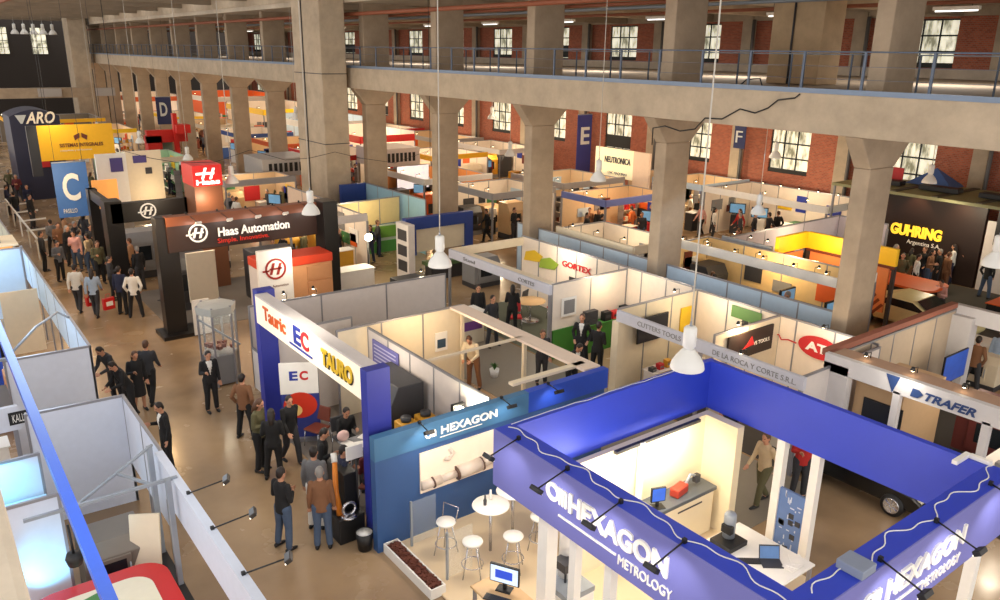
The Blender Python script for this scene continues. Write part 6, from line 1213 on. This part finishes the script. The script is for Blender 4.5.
# ================================================================ visitors
PEOPLE = [  # feet pixel, turn, pose, top, trousers, label, kw
 ((213, 411), 15, 'hold', 'black', 'black', 'man in black suit standing alone in the middle of the aisle', dict(shirt='white')),
 ((152, 402), 160, 'walk', 'charcoal', 'black', 'man in grey shirt walking beside the woman in a black dress', dict(hair='brown')),
 ((141, 410), 20, 'hold', 'black', 'skirt:black', 'woman in short black dress holding a camera', dict(hair='brown', long=True, shirt='black')),
 ((170, 470), -70, 'hold', 'black', 'black', 'man in black suit and white collar beside the left fascia', dict(shirt='white')),
 ((132, 418), -60, 'lean', 'black', 'black', 'dark haired person bending over behind the white panels', {}),
 ((118, 402), -50, 'lean', 'charcoal', 'black', 'person leaning at the corner of the left white panels', {}),
 ((286, 549), 130, 'folded', 'black', 'jeans', 'man in black sweater and jeans standing in the near aisle', {}),
 ((324, 547), 175, 'stand', 'brown', 'jeans', 'man in brown jacket and jeans seen from behind', dict(hair='grey')),
 ((318, 527), 160, 'stand', 'grey', 'white', 'person in light trousers behind the man in the brown jacket', {}),
 ((276, 478), 170, 'folded', 'black', 'black', 'woman in black with a white belt bag in the aisle', dict(long=True)),
 ((262, 470), 60, 'hold', 'olive', 'black', 'red haired woman holding white papers', dict(hair='brown', long=True)),
 ((247, 438), 150, 'pockets', 'brown', 'black', 'man in brown and cream shirt by the rear blue pillar', dict(shirt='cream')),
 ((325, 500), 80, 'hold', 'black', 'grey', 'person in black jacket before the brown chair', {}),
 ((346, 520), 100, 'folded', 'navy', 'black', 'man in navy jacket beside the orange arm', {}),
 ((292, 462), 30, 'walk', 'black', 'charcoal', 'dark dressed person between the aisle and the roll-up banner', {}),
 ((473, 388), -20, 'lean', 'cream', 'brown', 'person in cream top bending inside the cream booth', dict(hair='brown')),
 ((541, 384), 10, 'hold', 'charcoal', 'charcoal', 'man in dark shirt standing in the cross aisle behind the cream beam', dict(hair='brown')),
 ((580, 368), -10, 'pockets', 'black', 'black', 'man in black suit with a lanyard facing the camera by the green wall', dict(shirt='white', hair='brown')),
 ((596, 378), 150, 'folded', 'black', 'black', 'man in black suit seen from behind by the green wall', {}),
 ((570, 395), 40, 'lean', 'black', 'black', 'man in black leaning over the cream beam near the green wall', dict(shirt='white')),
 ((492, 346), 40, 'pockets', 'charcoal', 'charcoal', 'man in charcoal behind the cream booth corner', {}),
 ((512, 332), 170, 'folded', 'black', 'black', 'woman in black with back turned near the round pale table', dict(long=True)),
 ((478, 332), 10, 'stand', 'black', 'black', 'person in black next to the cream kiosk', {}),
 ((760, 503), -40, 'walk', 'beige', 'olive', 'man in beige jacket walking behind the white posts', dict(hair='brown')),
 ((727, 446), 0, 'stand', 'black', 'black', 'person in black trousers standing under the rear blue fascia', {}),
 ((797, 497), 20, 'hold', 'red', 'charcoal', 'person in red and grey holding papers behind the posts', {}),
 ((968, 392), 170, 'pockets', 'brown', 'charcoal', 'person in brown coat inside the TRAFER booth', {}),
 ((945, 385), 60, 'hold', 'grey', 'grey', 'person in grey left of the brown coat inside the TRAFER booth', dict(hair='grey')),
 ((992, 385), 0, 'stand', 'lightblue', 'jeans', 'person in light blue jacket at the right edge inside the TRAFER booth', {}),
 ((983, 298), 150, 'pockets', 'black', 'jeans', 'man in black sweater and jeans walking near the GUHRING wall', {}),
 ((958, 283), 20, 'hold', 'pink', 'cream', 'woman in pink and cream right of the GUHRING wall', dict(long=True)),
 ((953, 268), 170, 'stand', 'lightblue', 'navy', 'man in light blue shirt at the right end of the GUHRING wall', {}),
 ((938, 312), -30, 'sit', 'pink', 'charcoal', 'seated person in pink shirt beside the pale sports car', {}),
 ((80, 311), 165, 'walk', 'white', 'charcoal', 'visitor in white top with red bag, left of a pair', {}),
 ((97, 316), 165, 'walk', 'lightblue', 'charcoal', 'visitor in pale blue top with red bag, right of a pair', dict(long=True)),
 ((137, 317), 170, 'pockets', 'white', 'black', 'man in white shirt and black trousers before the Haas pillar', {}),
 ((124, 314), 150, 'stand', 'navy', 'black', 'man in navy suit left of the white shirted man', {}),
 ((114, 300), 90, 'folded', 'charcoal', 'black', 'person in charcoal coat near the Haas stand', {}),
 ((102, 284), 20, 'hold', 'olive', 'black', 'man in olive jacket in the aisle before the Haas rear frame', dict(hair='brown')),
 ((62, 281), 30, 'hold', 'grey', 'black', 'man in grey jacket with white papers by the left row', {}),
 ((46, 271), 100, 'stand', 'charcoal', 'black', 'dark dressed person close to the pale blue wall', {}),
 ((34, 228), 60, 'stand', 'black', 'charcoal', 'man in black near the left stairs far up the aisle', {}),
 ((31, 214), 0, 'walk', 'navy', 'jeans', 'person in navy top and jeans beside the left barrier', {}),
]
n_ = 0
for p_, f_, ps, tp, tr, lb, kw in PEOPLE:
    o = person(p_, f_, ps, tp, tr, lb, s=R.uniform(.97, 1.04), **kw)
crowd('in the crowd before the GUHRING wall', [(882, 291), (890, 284), (897, 293), (905, 286), (912, 294), (919, 285), (925, 291), (934, 288), (942, 293), (948, 284), (876, 280)], ['white', 'black', 'brown', 'lightblue', 'olive', 'charcoal', 'pink'], 1)
crowd('at the yellow framed stand', [(832, 268), (842, 276), (822, 281), (838, 290)], ['lightblue', 'black', 'white'], 2)
crowd('in the straw cells row', [(790, 300), (806, 302), (734, 268), (752, 280), (770, 262)], ['grey', 'red', 'black', 'white'], 3)
crowd('in the steel framed stand', [(738, 242), (752, 246), (766, 247), (700, 236)], ['red', 'pink', 'charcoal'], 4)
crowd('beside the tall column left of the steel frame', [(712, 226), (722, 215), (735, 210), (744, 206)], ['black', 'charcoal', 'beige', 'grey'], 5)
crowd('at the orange robot stand', [(630, 240), (640, 246), (618, 232), (650, 238)], ['lightblue', 'black', 'orange', 'charcoal'], 6)
crowd('before the green graphic wall', [(352, 262), (346, 250), (362, 258), (371, 262), (337, 240), (332, 228), (340, 262), (379, 256), (330, 250)], ['black', 'navy', 'brown', 'olive', 'maroon', 'charcoal'], 7)
crowd('above the Haas fascia', [(262, 214), (270, 219), (278, 214), (285, 218), (255, 207), (291, 211), (248, 215)], ['black', 'charcoal', 'white', 'olive', 'yellow'], 8)
crowd('in the aisle under the letter C banner', [(63, 262), (72, 266), (78, 258), (84, 264), (68, 248), (88, 250), (95, 262), (55, 256), (92, 272), (79, 271)], ['tan', 'brown', 'charcoal', 'grey', 'black', 'beige', 'pink'], 9)
crowd('by the black Haas rear pillars', [(128, 285), (134, 276), (120, 292), (142, 290), (112, 270)], ['charcoal', 'white', 'tan', 'black', 'maroon'], 10)
crowd('in the upper left aisle', [(12, 196), (20, 203), (28, 192), (10, 215), (18, 222), (24, 184), (40, 196), (55, 186)], ['black', 'charcoal', 'navy', 'maroon', 'olive', 'white'], 11)
crowd('inside the Haas stand', [(178, 292), (192, 288), (170, 300), (205, 284)], ['black', 'charcoal', 'navy'], 12)
crowd('far between the yellow sign and red gantry', [(120, 172), (128, 178), (136, 174), (112, 168), (168, 190), (177, 194), (160, 184)], ['black', 'navy', 'white', 'red', 'charcoal'], 13)
crowd('behind the blue portal stand', [(500, 226), (490, 222), (508, 232), (478, 216), (472, 226)], ['olive', 'charcoal', 'brown', 'black'], 14)
crowd('in the aisle behind the fifth column', [(545, 200), (553, 208), (562, 205), (575, 212)], ['charcoal', 'lightblue', 'red'], 15)
crowd('far back by the brick wall', [(610, 176), (622, 178), (632, 176), (476, 172), (486, 178), (465, 176)], ['maroon', 'black', 'orange', 'grey'], 16)
# seated at the grey table
def sitp(x, y, rzf, top, trs, label, **k):
    o = person((x, y, 0), 0, 'sit', top, trs, label, **k); o.rotation_euler = (0, 0, rzf); return o
sitp(7.2, 15.5, math.pi, 'black', 'black', 'man in black seated behind the grey table writing'); sitp(7.35, 13.6, math.radians(10), 'black', 'black', 'person in black seated on the brown chair at the grey table'); sitp(6.75, 13.35, math.radians(-20), 'maroon', 'black', 'person in maroon seated on the red brown chair')
person((7.3, 12.95, 0), -60, 'hold', 'black', 'black', 'bald man in black suit right of the front blue pillar', hair='brown', shirt='white'); person((6.95, 12.5, 0), -40, 'stand', 'pink', 'brown', 'woman in pink right behind the front blue pillar', hair='brown', long=True)
# red bags
for i, (px, py, lb) in enumerate(((82, 298, 'red carrier bag held by the visitor in the white top'), (99, 302, 'red carrier bag held by the visitor in the pale blue top'))):
    q = at(px-2, py+16, 0); b_ = thing('carrier_bag', lb, 'bag', (q.x+.42, q.y-.1, .28), .3, 'red carrier bags'); MB(mat('signal_red', (200, 30, 28), .4)).box(-.2, .2, -.07, .07, 0, .42).build('body', b_, world=False, bevel=.015); MB(RE).tube([(-.1, 0, .42), (-.07, 0, .56), (.07, 0, .56), (.1, 0, .42)], .01).build('handle', b_, world=False); MB(WHITE2).box(-.12, .12, -.075, -.07, .14, .3).build('print', b_, world=False)
